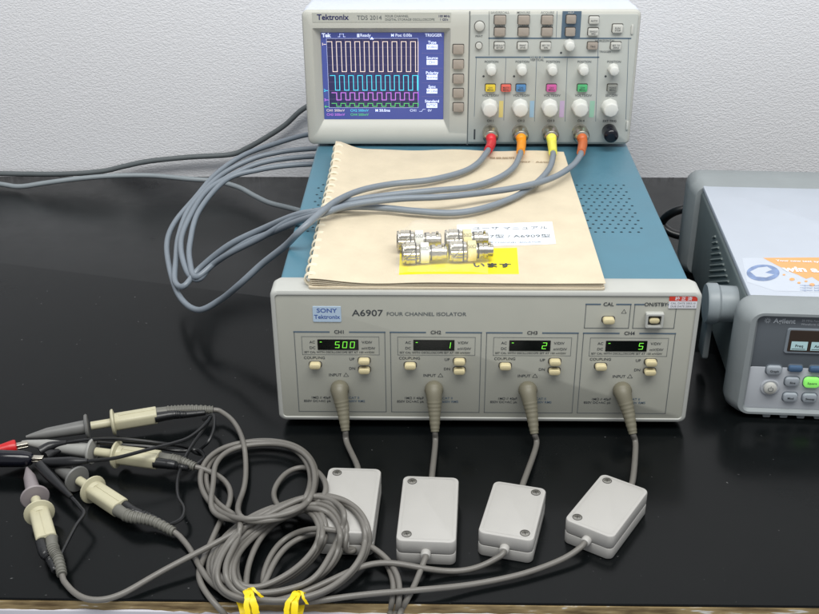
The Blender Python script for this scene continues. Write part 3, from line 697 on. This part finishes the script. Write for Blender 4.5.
def f(b):
    q = [onz(395, 274, ZB), onz(488, 274, ZB), onz(490, 227, ZB), onz(399, 229, ZB)]; n = 26; vs = []; rnd = random.Random(5)
    for j in range(n+1):
        for i in range(n+1):
            u, v = i/n, j/n; p = (q[0]*(1-u)+q[1]*u)*(1-v)+(q[3]*(1-u)+q[2]*u)*v
            h = .0168*max(0, min(1, 6*min(u, 1-u)+.05))*max(0, min(1, 4.2*min(v+.02, 1-v)))
            vs.append((p.x, p.y, ZB-.0001+.0004+min(h, .0165)+rnd.uniform(-.0009, .0011)*(1 if 0 < j < n and 0 < i < n else 0)))
    b.raw(vs, [[j*(n+1)+i, j*(n+1)+i+1, (j+1)*(n+1)+i+1, (j+1)*(n+1)+i] for j in range(n) for i in range(n)], m_film)
part('film', bagt, None, f, angle=180)
# ------------------------------------------------------------------ scope signal cables
def path(pts): return [onz(x, y, z) for x, y, z in pts]
LC = [('red', (205, 40, 50), BN[0], [(487, 152, .139), (478, 163, .137), (462, 172, .136), (430, 180, .136), (392, 184, .136), (362, 190, .139), (338, 200, .144), (318, 215, .147), (300, 231, .140), (285, 246, .122), (262, 264, .10), (240, 284, .08), (220, 300, .055), (198, 310, .04), (180, 297, .035), (170, 270, .038), (167, 243, .045), (175, 222, .055), (195, 198, .065), (216, 174, .075), (244, 155, .085), (277, 143, .09), (305, 135, .094), (340, 130, .094)]),
      ('orange', (240, 150, 20), BN[1], [(520, 155, .139), (513, 168, .137), (496, 179, .136), (470, 187, .136), (430, 191, .138), (390, 195, .137), (350, 201, .137), (322, 210, .136), (296, 215, .126), (262, 229, .10), (229, 245, .08), (200, 268, .055), (184, 286, .045), (175, 281, .042), (176, 260, .045), (179, 235, .053), (191, 206, .065), (220, 176, .078), (252, 159, .088), (280, 152, .092), (305, 149, .093), (340, 147, .093)]),
      ('yellow', (238, 232, 90), BN[2], [(553, 156, .139), (549, 169, .137), (535, 184, .136), (512, 198, .1355), (480, 209, .1355), (450, 213, .1355), (415, 211, .1355), (385, 208, .1355), (350, 207, .137), (320, 212, .135), (293, 219, .122), (262, 237, .098), (232, 252, .078), (212, 265, .06), (199, 279, .05), (188, 273, .048), (181, 249, .053), (185, 227, .06), (204, 194, .072), (228, 177, .080), (261, 163, .088), (301, 157, .090), (340, 156, .090)]),
      ('brown', (196, 100, 50), BN[3], [(580, 156, .139), (572, 166, .139), (552, 178, .141), (520, 187, .1415), (480, 193, .1415), (440, 197, .1435), (395, 199, .143), (350, 205, .143), (322, 214, .141), (296, 222, .124), (270, 233, .102), (245, 243, .085), (215, 263, .062), (196, 277, .052), (190, 262, .052), (190, 243, .056), (199, 211, .066), (226, 180, .080), (258, 170, .086), (293, 165, .089), (340, 163, .089)])]
for n_, c, (bx2, bz2), pts in LC:
    o0 = Vector((SX+bx2, SY, SZ+bz2))
    t = thing('signal_cable', 'blue-grey signal cable plugged into the oscilloscope by its %s boot' % n_, 'cable', (o0.x, o0.y, o0.z), 0, 'cables looping out of the oscilloscope')
    X = Matrix.Translation((-o0.x, -o0.y, -o0.z))
    cab = path(pts)
    d = Vector((0, -1, -.35)).normalized()
    b0 = o0+Vector((0, -.019, -.0005))
    part('plug', t, None, lambda b: b.lathe([(-.004, .0062), (-.004, .0078), (-.0055, .0080), (-.014, .0080), (-.0155, .0070), (-.0185, .0066), (-.0195, .005)], m_chrome))
    bend = (cab[0]-b0)
    bp = spline([b0+Vector((0, .003, 0)), b0, b0+Vector((0, -.008, -.003)), b0.lerp(cab[0], .75)+Vector((0, -.004, 0))], 6)
    e_ = bp[-1]
    part('boot', t, None, lambda b: b.tube(bp, .005, mat('boot_'+n_, c, .45, var=.04), n=16, rf=lambda q: .0058-.0018*q, X=X))
    full = spline([bp[-4], bp[-1]]+cab, 8)
    part('cord', t, None, lambda b: b.tube(full, .0028, m_cable, n=10, X=X))
# ------------------------------------------------------------------ power leads behind
def lead(name, label, pts, r, m, cat='cable'):
    P = spline(pts, 8); o0 = P[0].copy()
    b = MB(); b.tube([p-o0 for p in P], r, m, n=10); o = b.build(name, loc=o0); tag(o, label, cat); return o
lead('power_cord', 'dark grey cord running along the wall and up behind the oscilloscope', [ony(x, y, .535) for x, y in ((-60, 172), (0, 173.5), (60, 174), (100, 171.5), (125, 166), (150, 161), (190, 157), (230, 154.5), (247, 148), (265, 138), (285, 125), (303, 109), (330, 95))], .0032, m_cable3)
lead('mains_cord', 'pale grey cord lying along the back of the bench at the left', [onz(x, y, z) for x, y, z in ((-60, 175, .004), (0, 184, .004), (20, 186.5, .004), (45, 183, .008), (75, 179, .012), (110, 176, .014), (150, 175.5, .014), (190, 179, .012), (215, 181, .010), (238, 187, .010), (255, 196, .010), (270, 203, .010), (290, 208, .010), (312, 214, .012))], .0030, m_cable4)
def onx(px, py, x): d = ray(px, py); return CAM+d*((x-CAM.x)/d.x)
lead('black_power_cord', 'black power cord curling between the teal case and the right instrument', [onz(x, y, z) for x, y, z in ((706, 210, .06), (690, 208, .06), (676, 211, .055), (666, 217, .045), (662, 224, .035), (668, 231, .03), (678, 235, .028), (692, 237, .028), (705, 240, .03))], .0045, m_black)
# ------------------------------------------------------------------ isolator probes
def frame(a, c, up=Vector((0, 0, 1))):
    x = (c-a).normalized(); y = up.cross(x).normalized(); z = x.cross(y)
    return Matrix(((x.x, y.x, z.x, a.x), (x.y, y.y, z.y, a.y), (x.z, y.z, z.z, a.z), (0, 0, 0, 1)))
def loop(pts, z0, z1, n, shrink=0, sh=(0, 0)):
    # n turns of one closed outline, spiralling inwards by shrink and drifting by sh per turn
    N = len(pts); cx_ = sum(p[0] for p in pts)/N; cy_ = sum(p[1] for p in pts)/N; out = []
    for j in range(int(N*n)):
        x, y = pts[j % N]; t = j/N; q = 1-shrink*t
        out.append((cx_+(x-cx_)*q+sh[0]*t, cy_+(y-cy_)*q+sh[1]*t, z0+(z1-z0)*t/n))
    return out
A_ = [(245, 594), (215, 585), (207, 570), (213, 550), (233, 528), (260, 511), (289, 502), (312, 502), (326, 517), (328, 538), (317, 557), (298, 575), (274, 589)]
B_ = [(258, 603), (225, 596), (213, 578), (222, 550), (248, 522), (280, 505), (311, 495), (338, 496), (358, 508), (369, 530), (366, 555), (352, 575), (330, 592), (295, 603)]
M_ = [(250, 599), (230, 592), (223, 574), (231, 550), (255, 526), (285, 507), (318, 498), (338, 507), (348, 530), (342, 555), (325, 576), (290, 593)]
L_ = [(240, 518), (223, 508), (211, 494), (207, 478), (212, 461), (229, 447), (258, 440), (290, 442), (309, 451), (320, 468), (320, 488), (309, 506), (280, 516)]
hz = .0030
# every path runs from its box to its probe head, as photo position and height above the bench
PTH = {
 1: [(343, 537, .010), (350, 549, .006), (362, 548, .006)] + loop(M_[::-1][2:] + M_[::-1][:2], .006, .012, 3, .055, (0, 1)) + [(346, 516, .012), (334, 501, .015), (316, 495, .017), (298, 500, .022), (262, 518, .020), (216, 543, .014), (170, 567, .009), (145, 581, .006), (120, 596, .004), (95, 602, .003), (76, 596, .004), (65, 583, .006)],
 2: [(423, 557, .011), (421, 568, .008), (416, 583, .005), (407, 600, .004), (400, 613, -.012), (397, 632, -.05), (391, 634, -.05), (390, 613, -.010), (393, 598, .004), (394, 583, .004), (387, 563, .005), (372, 546, .007), (350, 534, .009), (318, 528, .007), (299, 531, .006), (279, 543, .006), (266, 565, .005), (262, 588, .004)]
    + [(275, 600, .004), (305, 601, .004), (330, 590, .005), (352, 574, .006), (368, 552, .008), (369, 530, .010), (358, 508, .014), (335, 497, .018), (308, 499, .018), (286, 507, .016), (258, 524, .014), (240, 548, .008), (236, 575, .006), (250, 596, .005), (262, 590, .008), (272, 566, .008), (286, 546, .008), (306, 535, .009), (328, 532, .010), (356, 539, .010), (380, 552, .008), (394, 567, .006), (400, 584, .005), (399, 600, .004), (396, 613, -.010), (370, 634, -.045), (250, 634, -.040), (226, 615, -.004), (205, 592, .004), (197, 573, .004), (205, 556, .005), (219, 524, .006), (229, 506, .006), (231, 490, .005), (223, 478, .005), (210, 471, .007), (200, 468, .009)],
 3: [(501, 550, .011), (494, 561, .007), (472, 570, .004), (450, 572, .004), (420, 568, .006), (388, 562, .009), (362, 566, .010), (336, 578, .010), (305, 592, .008), (280, 600, .007)] + loop(B_, .006, .012, 2, .03) + [(258, 600, .010), (230, 588, .010), (225, 565, .010), (238, 540, .010), (240, 527, .010)] + loop(L_, .004, .010, 2.2, .0, (-6, 1)) + [(214, 480, .010), (214, 466, .010), (228, 450, .010), (258, 444, .010), (288, 445, .010), (308, 456, .008), (315, 474, .006), (312, 496, .006), (296, 514, .006), (268, 521, .008), (246, 522, .006), (237, 516, .006), (237, 506, .006), (244, 490, .005), (246, 468, .006), (243, 440, .008), (232, 419, .008), (220, 411, .009)],
 4: [(586, 544, .012), (574, 554, .008), (552, 564, .006), (520, 575, .005), (470, 585, .005), (420, 590, .009), (370, 594, .006), (330, 599, .005), (295, 603, .004)] + loop(A_, .005, .012, 3, .055, (0, 0)) + [(250, 590, .012), (228, 575, .011), (228, 556, .010), (246, 533, .013), (270, 520, .012), (282, 512, .006), (272, 497, .004), (276, 485, .004), (287, 471, .004), (301, 466, .004), (316, 469, .004), (325, 480, .004), (327, 492, .004), (318, 503, .006), (300, 512, .010), (275, 522, .010), (256, 545, .008), (246, 575, .006), (246, 596, .006), (222, 592, .004), (205, 576, .003), (196, 560, .003), (188, 545, .004), (178, 535, .006)],
}
BOX = {1: ((.0648, -.1146), -2.3, .0385, .072, 'white box partly under the coiled cables', [(-1, 1)]),
       2: ((.1199, -.1236), -2.7, .0400, .071, 'white box second from the left with its screws on the left', [(-1, 1), (-1, -1)]),
       3: ((.1781, -.1250), -13.9, .0378, .0585, 'white box second from the right with its screws on the right', [(1, 1), (1, -1)]),
       4: ((.2438, -.1183), -32.4, .0362, .062, 'rightmost white box turned askew', [(-1, 1), (-1, -1)])}
HEAD = {1: ((27, 468, .010), (47, 541, .012), (62, 575, .008), .52), 2: ((22, 442, .014), (159, 460, .014), (195, 467, .010), 1), 3: ((26, 437, .012), (157, 415, .014), (213, 410, .010), 1), 4: ((60, 468, .010), (121, 508, .012), (174, 532, .007), .25)}
PL = {1: 'isolator probe plugged in at the far left, its head upright at the lower left',
      2: 'isolator probe on the second input, its cream head under the black leads',
      3: 'isolator probe on the third input, its head uppermost at the left',
      4: 'isolator probe on the far right input, its head slanting between two others'}
CORDS = {}
for k in (1, 2, 3, 4):
    (bx0, by0), ang, bw, bl, blab, screws = BOX[k]
    t = thing('isolator_probe', PL[k], 'probe', (bx0, by0, 0), 0, 'probes plugged into the isolator')
    X = Matrix.Translation((-bx0, -by0, 0))
    RZ = Matrix.Rotation(math.radians(ang), 4, 'Z'); bh = .020
    def f(b):
        b.rbox(-bw/2, bw/2, -bl/2, bl/2, .0006, .0091, m_box, .0045, .0004, 'z', X=RZ, seg=6)
        b.rbox(-bw/2+.0006, bw/2-.0006, -bl/2+.0006, bl/2-.0006, .0085, .0096, mat('box_seam', (120, 118, 114), .7), .004, .0001, 'z', X=RZ, seg=6)
        b.rbox(-bw/2, bw/2, -bl/2, bl/2, .0094, bh, m_box, .0045, .0012, 'z', X=RZ, seg=6)
        i = .0028; o_ = .0024
        q = rr(-bw/2+i, bw/2-i, -bl/2+i, bl/2-i, .003, 5); q2 = rr(-bw/2+o_, bw/2-o_, -bl/2+o_, bl/2-o_, .0033, 5)
        b.loft([[(u, v, bh+.0002) for u, v in q], [(u, v, bh+.0001) for u, v in q2]], m_box, False, False, X=RZ)
        b.lathe([(-.002, .0034), (.003, .0034), (.0042, .0029)], m_box, (0, 0, 0), 'y', n=16, X=RZ @ Matrix.Translation((0, -bl/2, .0105)) @ Matrix.Rotation(math.pi, 4, 'Z'))
        b.lathe([(-.002, .0032), (.003, .0032), (.004, .0028)], m_box, (0, 0, 0), 'y', n=16, X=RZ @ Matrix.Translation((0, bl/2, .0105)))
    bo = part('junction_box', t, None, f); bo['label'] = blab
    for sx, sy in screws:
        def f(b):
            c_ = (sx*(bw/2-.0068), sy*(bl/2-.0068), bh)
            b.lathe([(-.001, .0034), (.00025, .0034), (.00025, .0029), (-.0001, .0026)], m_slot, c_, 'z', X=RZ); b.lathe([(-.001, .0025), (.0001, .0025), (.0003, .0020), (.0003, 0)], m_steel, c_, 'z', X=RZ)
            for a in (20, 110): b.raw([(c_[0]+u*math.cos(math.radians(a))-v*math.sin(math.radians(a)), c_[1]+u*math.sin(math.radians(a))+v*math.cos(math.radians(a)), bh+.0004) for u, v in ((-.0018, -.0003), (.0018, -.0003), (.0018, .0003), (-.0018, .0003))], [[0, 1, 2, 3]], m_slot, X=RZ)
        part('screw', bo, None, f)
    # front boot and short lead to the box
    bp0 = [(341, 397), (435, 397), (530, 396), (626, 394)][k-1]; be = [(345.5, 431), (435, 432), (534.5, 434), (633, 434)][k-1]
    s0 = Vector((CHX[k-1]+.0335, .0006, .0382)); e0 = onz(be[0], be[1], .012); mid = s0.lerp(e0, .55)+Vector((0, -.001, .0015)); s1 = s0+Vector((0, -.0055, -.0010))
    bpts = spline([s0, s1, mid, e0], 26)
    def f(b):
        b.tube(bpts, .006, m_boot, n=18, rf=lambda q: (.0068+.0006*min(1, q*8) if q < .25 else .0071-.0041*(q-.25)/.75)+(.00018 if (q > .50 and int(q*30) % 2) else 0), X=X)
    part('connector_boot', t, None, f)
    rear = RZ @ Vector((0, bl/2+.002, .0105)) + Vector((bx0, by0, 0))
    dirb = (RZ @ Vector((0, 1, 0)))
    lp = spline([e0+(e0-bpts[-9])*-.5, e0, e0+(e0-bpts[-15])*1.2, rear+dirb*.012, rear, rear-dirb*.003], 8)
    part('lead', t, None, lambda b: b.tube(lp, .0023, m_cable2, n=10, X=X))
    fr = RZ @ Vector((0, -bl/2-.002, .0105)) + Vector((bx0, by0, 0))
    cp = [fr+dirb*.004, fr, fr-dirb*.004]+path(PTH[k][1:])
    hd = HEAD[k]; tail = onz(*hd[2])
    cp += [tail]
    CORDS[k] = (t, X, cp)
    # head
    m_bar = {1: mat('mauve_probe_plastic', (136, 128, 130), .45), 2: mat('pale_probe_plastic', (150, 150, 146), .45), 3: m_pgrey, 4: m_pgrey}
    a = onz(*hd[0]); c = onz(*hd[1]); Lh = (c-a).length; F = X @ frame(a, c); bs_ = hd[3]
    s2 = Lh-.054 if bs_ > .3 else Lh-.054
    h = part('probe_body', t, None, lambda b: (b.lathe([(Lh-.051, .0034), (Lh-.036, .0034), (Lh-.036, .0045), (Lh-.0352, .0098), (Lh-.0342, .0106), (Lh-.0332, .0104), (Lh-.0322, .0070), (Lh-.029, .0060)], m_pcream, ax='x', X=F),
         b.rbox(Lh-.033, Lh, -.0068, .0068, -.0054, .0054, m_pcream, .003, .0008, 'x', X=F), b.rbox(Lh-.028, Lh-.001, -.0002, .0002, .0045, .0058, m_pcream, .0001, .0001, 'x', X=F)) and None)
    part('probe_barrel', t, None, lambda b: b.lathe([(0, .0010), (.004 if s2 > .03 else .001, .0020 if s2 > .03 else .005), (s2*.35, .0044 if s2 > .03 else .0054), (s2-.002, .0056), (s2-.0012, .0095), (s2, .0102), (s2+.001, .0095), (s2+.0015, .004)], m_bar[k], ax='x', X=F))
    rp = spline([c+(a-c)*.02, c+(c-a).normalized()*.012, c.lerp(tail, .6)+Vector((0, .001, .001)), tail], 34)
    nrm = (tail-c).cross(Vector((0, 0, 1))).normalized()
    if nrm.y > 0: nrm = -nrm
    sgn = -1 if k == 4 else 1
    sh1 = nrm*(-.0030)*sgn; sh2 = nrm*.0036*sgn
    def f(b):
        N_ = len(rp); b.tube([p+sh1*(1-i/(N_-1)) for i, p in enumerate(rp)], .004, m_relief, n=12, rf=lambda q: .0046-.0018*q+(.0006 if (q > .25 and int(q*34) % 2) else 0), X=X)
    part('strain_relief', t, None, f)
    def f(b):
        q_ = [c+(a-c)*.02+sh2, c+(c-a).normalized()*.012+sh2, c.lerp(tail, .5)+sh2*.9, c.lerp(tail, .85)+sh2*.8]; q_ = spline(q_, 14); N_ = len(q_)
        b.tube(q_, .004, m_black, n=12, rf=lambda q: .0042-.0022*q+(.0003 if (q > .25 and int(q*36) % 2) else 0), X=X)
    part('ground_relief', t, None, f)
    GL = {3: [(203, 420, .008), (213, 415, .014), (214, 428, .016), (209, 441, .012), (201, 449, .006), (203, 454, .004), (196, 453, .006), (185, 447, .012), (158, 443, .022), (130, 440, .026), (109, 439, .025), (88, 440, .022), (72, 442, .020), (52, 446, .016), (40, 452, .014)],
          4: [(160, 527, .006), (172, 524, .008), (182, 518, .010), (184, 508, .010), (178, 496, .010), (178, 478, .010), (184, 460, .012), (193, 444, .014), (203, 430, .018), (211, 417, .020), (205, 425, .022), (190, 437, .024), (174, 443, .026), (150, 449, .028), (115, 458, .026), (88, 461, .022), (70, 462, .020), (45, 463, .014)],
          1: [(58, 567, .008), (60, 558, .010), (66, 545, .012), (76, 526, .014), (84, 514, .014), (80, 507, .014), (73, 499, .014), (60, 486, .014), (47, 473, .014), (40, 465, .014)],
          2: [(188, 470, .008), (200, 462, .010), (204, 456, .008), (196, 450, .008), (180, 451, .010), (150, 447, .016), (120, 445, .018), (90, 443, .017), (62, 450, .014), (46, 457, .014)]}[k]
    GP = spline(path(GL), 8)
    part('ground_wire', t, None, lambda b: b.tube(GP, .0014, m_black, n=7, X=X))
    n_ = len(GP); tl = {3: .13, 4: .12, 1: .32, 2: .10}[k]
    def f(b):
        q_ = GP[int(n_*(1-tl)):]; b.tube(q_, .003, m_black, n=10, rf=lambda q: .0018+.0022*min(1, q*2), X=X)
    part('ground_clip', t, None, f)
# the four cords are laid one after another: each climbs over what already lies under it and over the boxes
RC = .00203; DL = {}; GRID = {}
def unproj(p):
    d = p-CAM; z = d.dot(cf); return (409.5+FP*d.dot(cr)/z, 307-FP*d.dot(cu)/z)
def cell(x, y): return (int(math.floor(x/.005)), int(math.floor(y/.005)))
def ease(a, n1, n2):
    N = len(a); d = [max(a[max(0, i-n1):i+n1+1]) for i in range(N)]
    for _ in range(2): d = [sum(d[max(0, i-n2):i+n2+1])/len(d[max(0, i-n2):i+n2+1]) for i in range(N)]
    return d
for k in (2, 4, 1, 3):
    t, X, cp = CORDS[k]; P = spline(cp, 10); Q = [P[0]]; acc = 0
    for a, c in zip(P, P[1:]):
        L = (c-a).length
        while acc+L >= .002:
            q = (.002-acc)/L; a = a.lerp(c, q); L = (c-a).length; Q.append(a.copy()); acc = 0
        acc += L
    Q.append(P[-1])
    for _ in range(30): Q = [Q[i] if i < 6 or i > len(Q)-5 else (Q[i-1]+Q[i+1])*.25+Q[i]*.5 for i in range(len(Q))]
    N = len(Q); own = {}; need = [0]*N; box = [0]*N; hh = [0]*N
    for i, p in enumerate(Q):
        base = p.z; h = base
        if 8 <= i < N-8 and p.z > -.001:
            px, py = unproj(p)
            for _ in range(2):
                w = onz(px, py, h); top = 0; ci = cell(w.x, w.y)
                for gx_ in (-1, 0, 1):
                    for gy_ in (-1, 0, 1):
                        for G in (GRID, own):
                            for (x, y, z, jj) in G.get((ci[0]+gx_, ci[1]+gy_), ()):
                                if G is own and i-jj < 9: continue
                                d2 = (x-w.x)**2+(y-w.y)**2
                                if d2 < (1.7*RC)**2: top = max(top, z+math.sqrt((2*RC)**2-d2))
                h = min(.034, max(base, top))
            need[i] = h-base
            w = onz(px, py, .0228)
            for kb, ((x0, y0), ang, bw, bl, _, _) in BOX.items():
                q = Matrix.Rotation(math.radians(-ang), 3, 'Z') @ Vector((w.x-x0, w.y-y0, 0))
                if abs(q.x) < bw/2+.002 and abs(q.y) < bl/2+.002 and not (kb == k and i < 16): box[i] = max(0, .0229-base)
        hh[i] = h; c_ = cell(p.x, p.y); own.setdefault(c_, []).append((p.x, p.y, h, i))
    l1 = ease(need, 2, 4); l2 = ease(box, 4, 5)
    R_ = []
    for i, p in enumerate(Q):
        f_ = min(1, max(0, (i-6)/8))*min(1, max(0, (N-6-i)/8)); h = p.z+max(l1[i], l2[i])*f_; px, py = unproj(p)
        w = onz(px, py, max(h, RC) if p.y > YE+.002 else h); R_.append(w); GRID.setdefault(cell(w.x, w.y), []).append((w.x, w.y, w.z, i))
    for _ in range(3): R_ = [R_[i] if i < 6 or i > len(R_)-5 else (R_[i-1]+R_[i+1])*.25+R_[i]*.5 for i in range(N)]
    DL[k] = R_
for k, (t, X, cp) in CORDS.items():
    part('cord', t, None, lambda b: b.tube(DL[k], RC, m_cable2, n=10, X=X))
# ------------------------------------------------------------------ clips entering from the left
def clip(name, label, a, c, m, prof):
    A1, C1 = onz(*a), onz(*c); t = thing(name, label, 'test clip', tuple(C1)); X = Matrix.Translation(-C1) @ frame(A1, C1); L = (C1-A1).length
    part('insulator', t, None, lambda b: b.lathe([(L*s, r) for s, r in prof], m, ax='x', n=20, X=X))
    def f(b):
        b.rbox(L*.93, L+.008, -.0022, .0022, -.0022, -.0005, m_chrome, .0005, .0002, 'x', X=X); b.rbox(L*.93, L+.008, -.0022, .0022, .0005, .0022, m_chrome, .0005, .0002, 'x', X=X)
    part('metal_jaws', t, None, f)
    part('wire', t, None, lambda b: b.tube(spline([A1-C1, A1-C1+(A1-C1)*.4, A1-C1+(A1-C1)*1.5+Vector((0, .01, -.004))], 8), .0018, m_black, n=8))
clip('red_clip', 'red crocodile clip reaching in at the left edge beside the probe tips', (-40, 458, .014), (17, 446.5, .014), m_red, [(0, .0020), (.2, .0022), (.55, .0030), (.85, .0050), (.95, .0056), (.985, .0052), (1, .003)])
clip('black_clip', 'glossy black crocodile clip below the red one at the left edge', (-30, 458, .014), (33, 459, .014), m_bplast, [(0, .0040), (.1, .0062), (.5, .0066), (.85, .0062), (.97, .0048), (1, .003)])
# ------------------------------------------------------------------ yellow ties
def tie(px, py, yaw, label, seed):
    o0 = onz(px, py, .010); r = random.Random(seed)
    t = thing('twist_tie', label, 'cable tie', tuple(o0), math.radians(yaw), 'yellow ties on the coiled cables')
    def ribbon(b, P, w, seed2):
        r2 = random.Random(seed2); vs = []; fs = []
        for i, p in enumerate(P):
            p = Vector(p); a = r2.uniform(-.0003, .0003)
            t_ = (Vector(P[min(i+1, len(P)-1)])-Vector(P[max(i-1, 0)])).normalized(); n_ = t_.cross(Vector((1, 0, 0))).normalized()*.0003
            vs += [p+Vector((-w+a, 0, 0))-n_, p+Vector((w+a, r2.uniform(-.0003, .0003), 0))-n_, p+Vector((w+a, 0, 0))+n_, p+Vector((-w+a, 0, 0))+n_]
            if i:
                q = (i-1)*4; fs += [[q+j, q+(j+1) % 4, q+4+(j+1) % 4, q+4+j] for j in range(4)]
        b.raw(vs, fs, m_ytie)
    part('band', t, None, lambda b: (ribbon(b, [(0, -.001+.0072*math.cos(a), -.002+.0090*math.sin(a)) for a in [math.radians(q) for q in range(0, 361, 20)]], .0030, seed), ribbon(b, [(.002-.0004*k_, -.001+.0075*math.cos(a), -.002+.0094*math.sin(a)) for k_, a in enumerate([math.radians(q) for q in range(0, 361, 20)])], .0026, seed+5)) and None)
    part('twisted_ends', t, None, lambda b: (ribbon(b, spline([(0, -.003, .007), (.0012, -.007, .0065), (.002, -.0105, .003), (.0025, -.0125, -.001)], 4), .0022, seed+1), ribbon(b, spline([(0, -.002, .0075), (-.0015, -.006, .0078), (-.003, -.0095, .005), (-.0028, -.0125, .001), (-.0036, -.0145, -.003)], 4), .0017, seed+2), ribbon(b, spline([(.001, .002, .0075), (.003, .001, .008), (.0055, -.002, .006), (.008, -.0035, .003)], 4), .0010, seed+3)) and None)
tie(249, 600, 18, 'yellow twist tie at the left bottom of the coiled cables', 1)
tie(297, 602, -12, 'yellow twist tie right of the other, on the coil by the bench edge', 2)
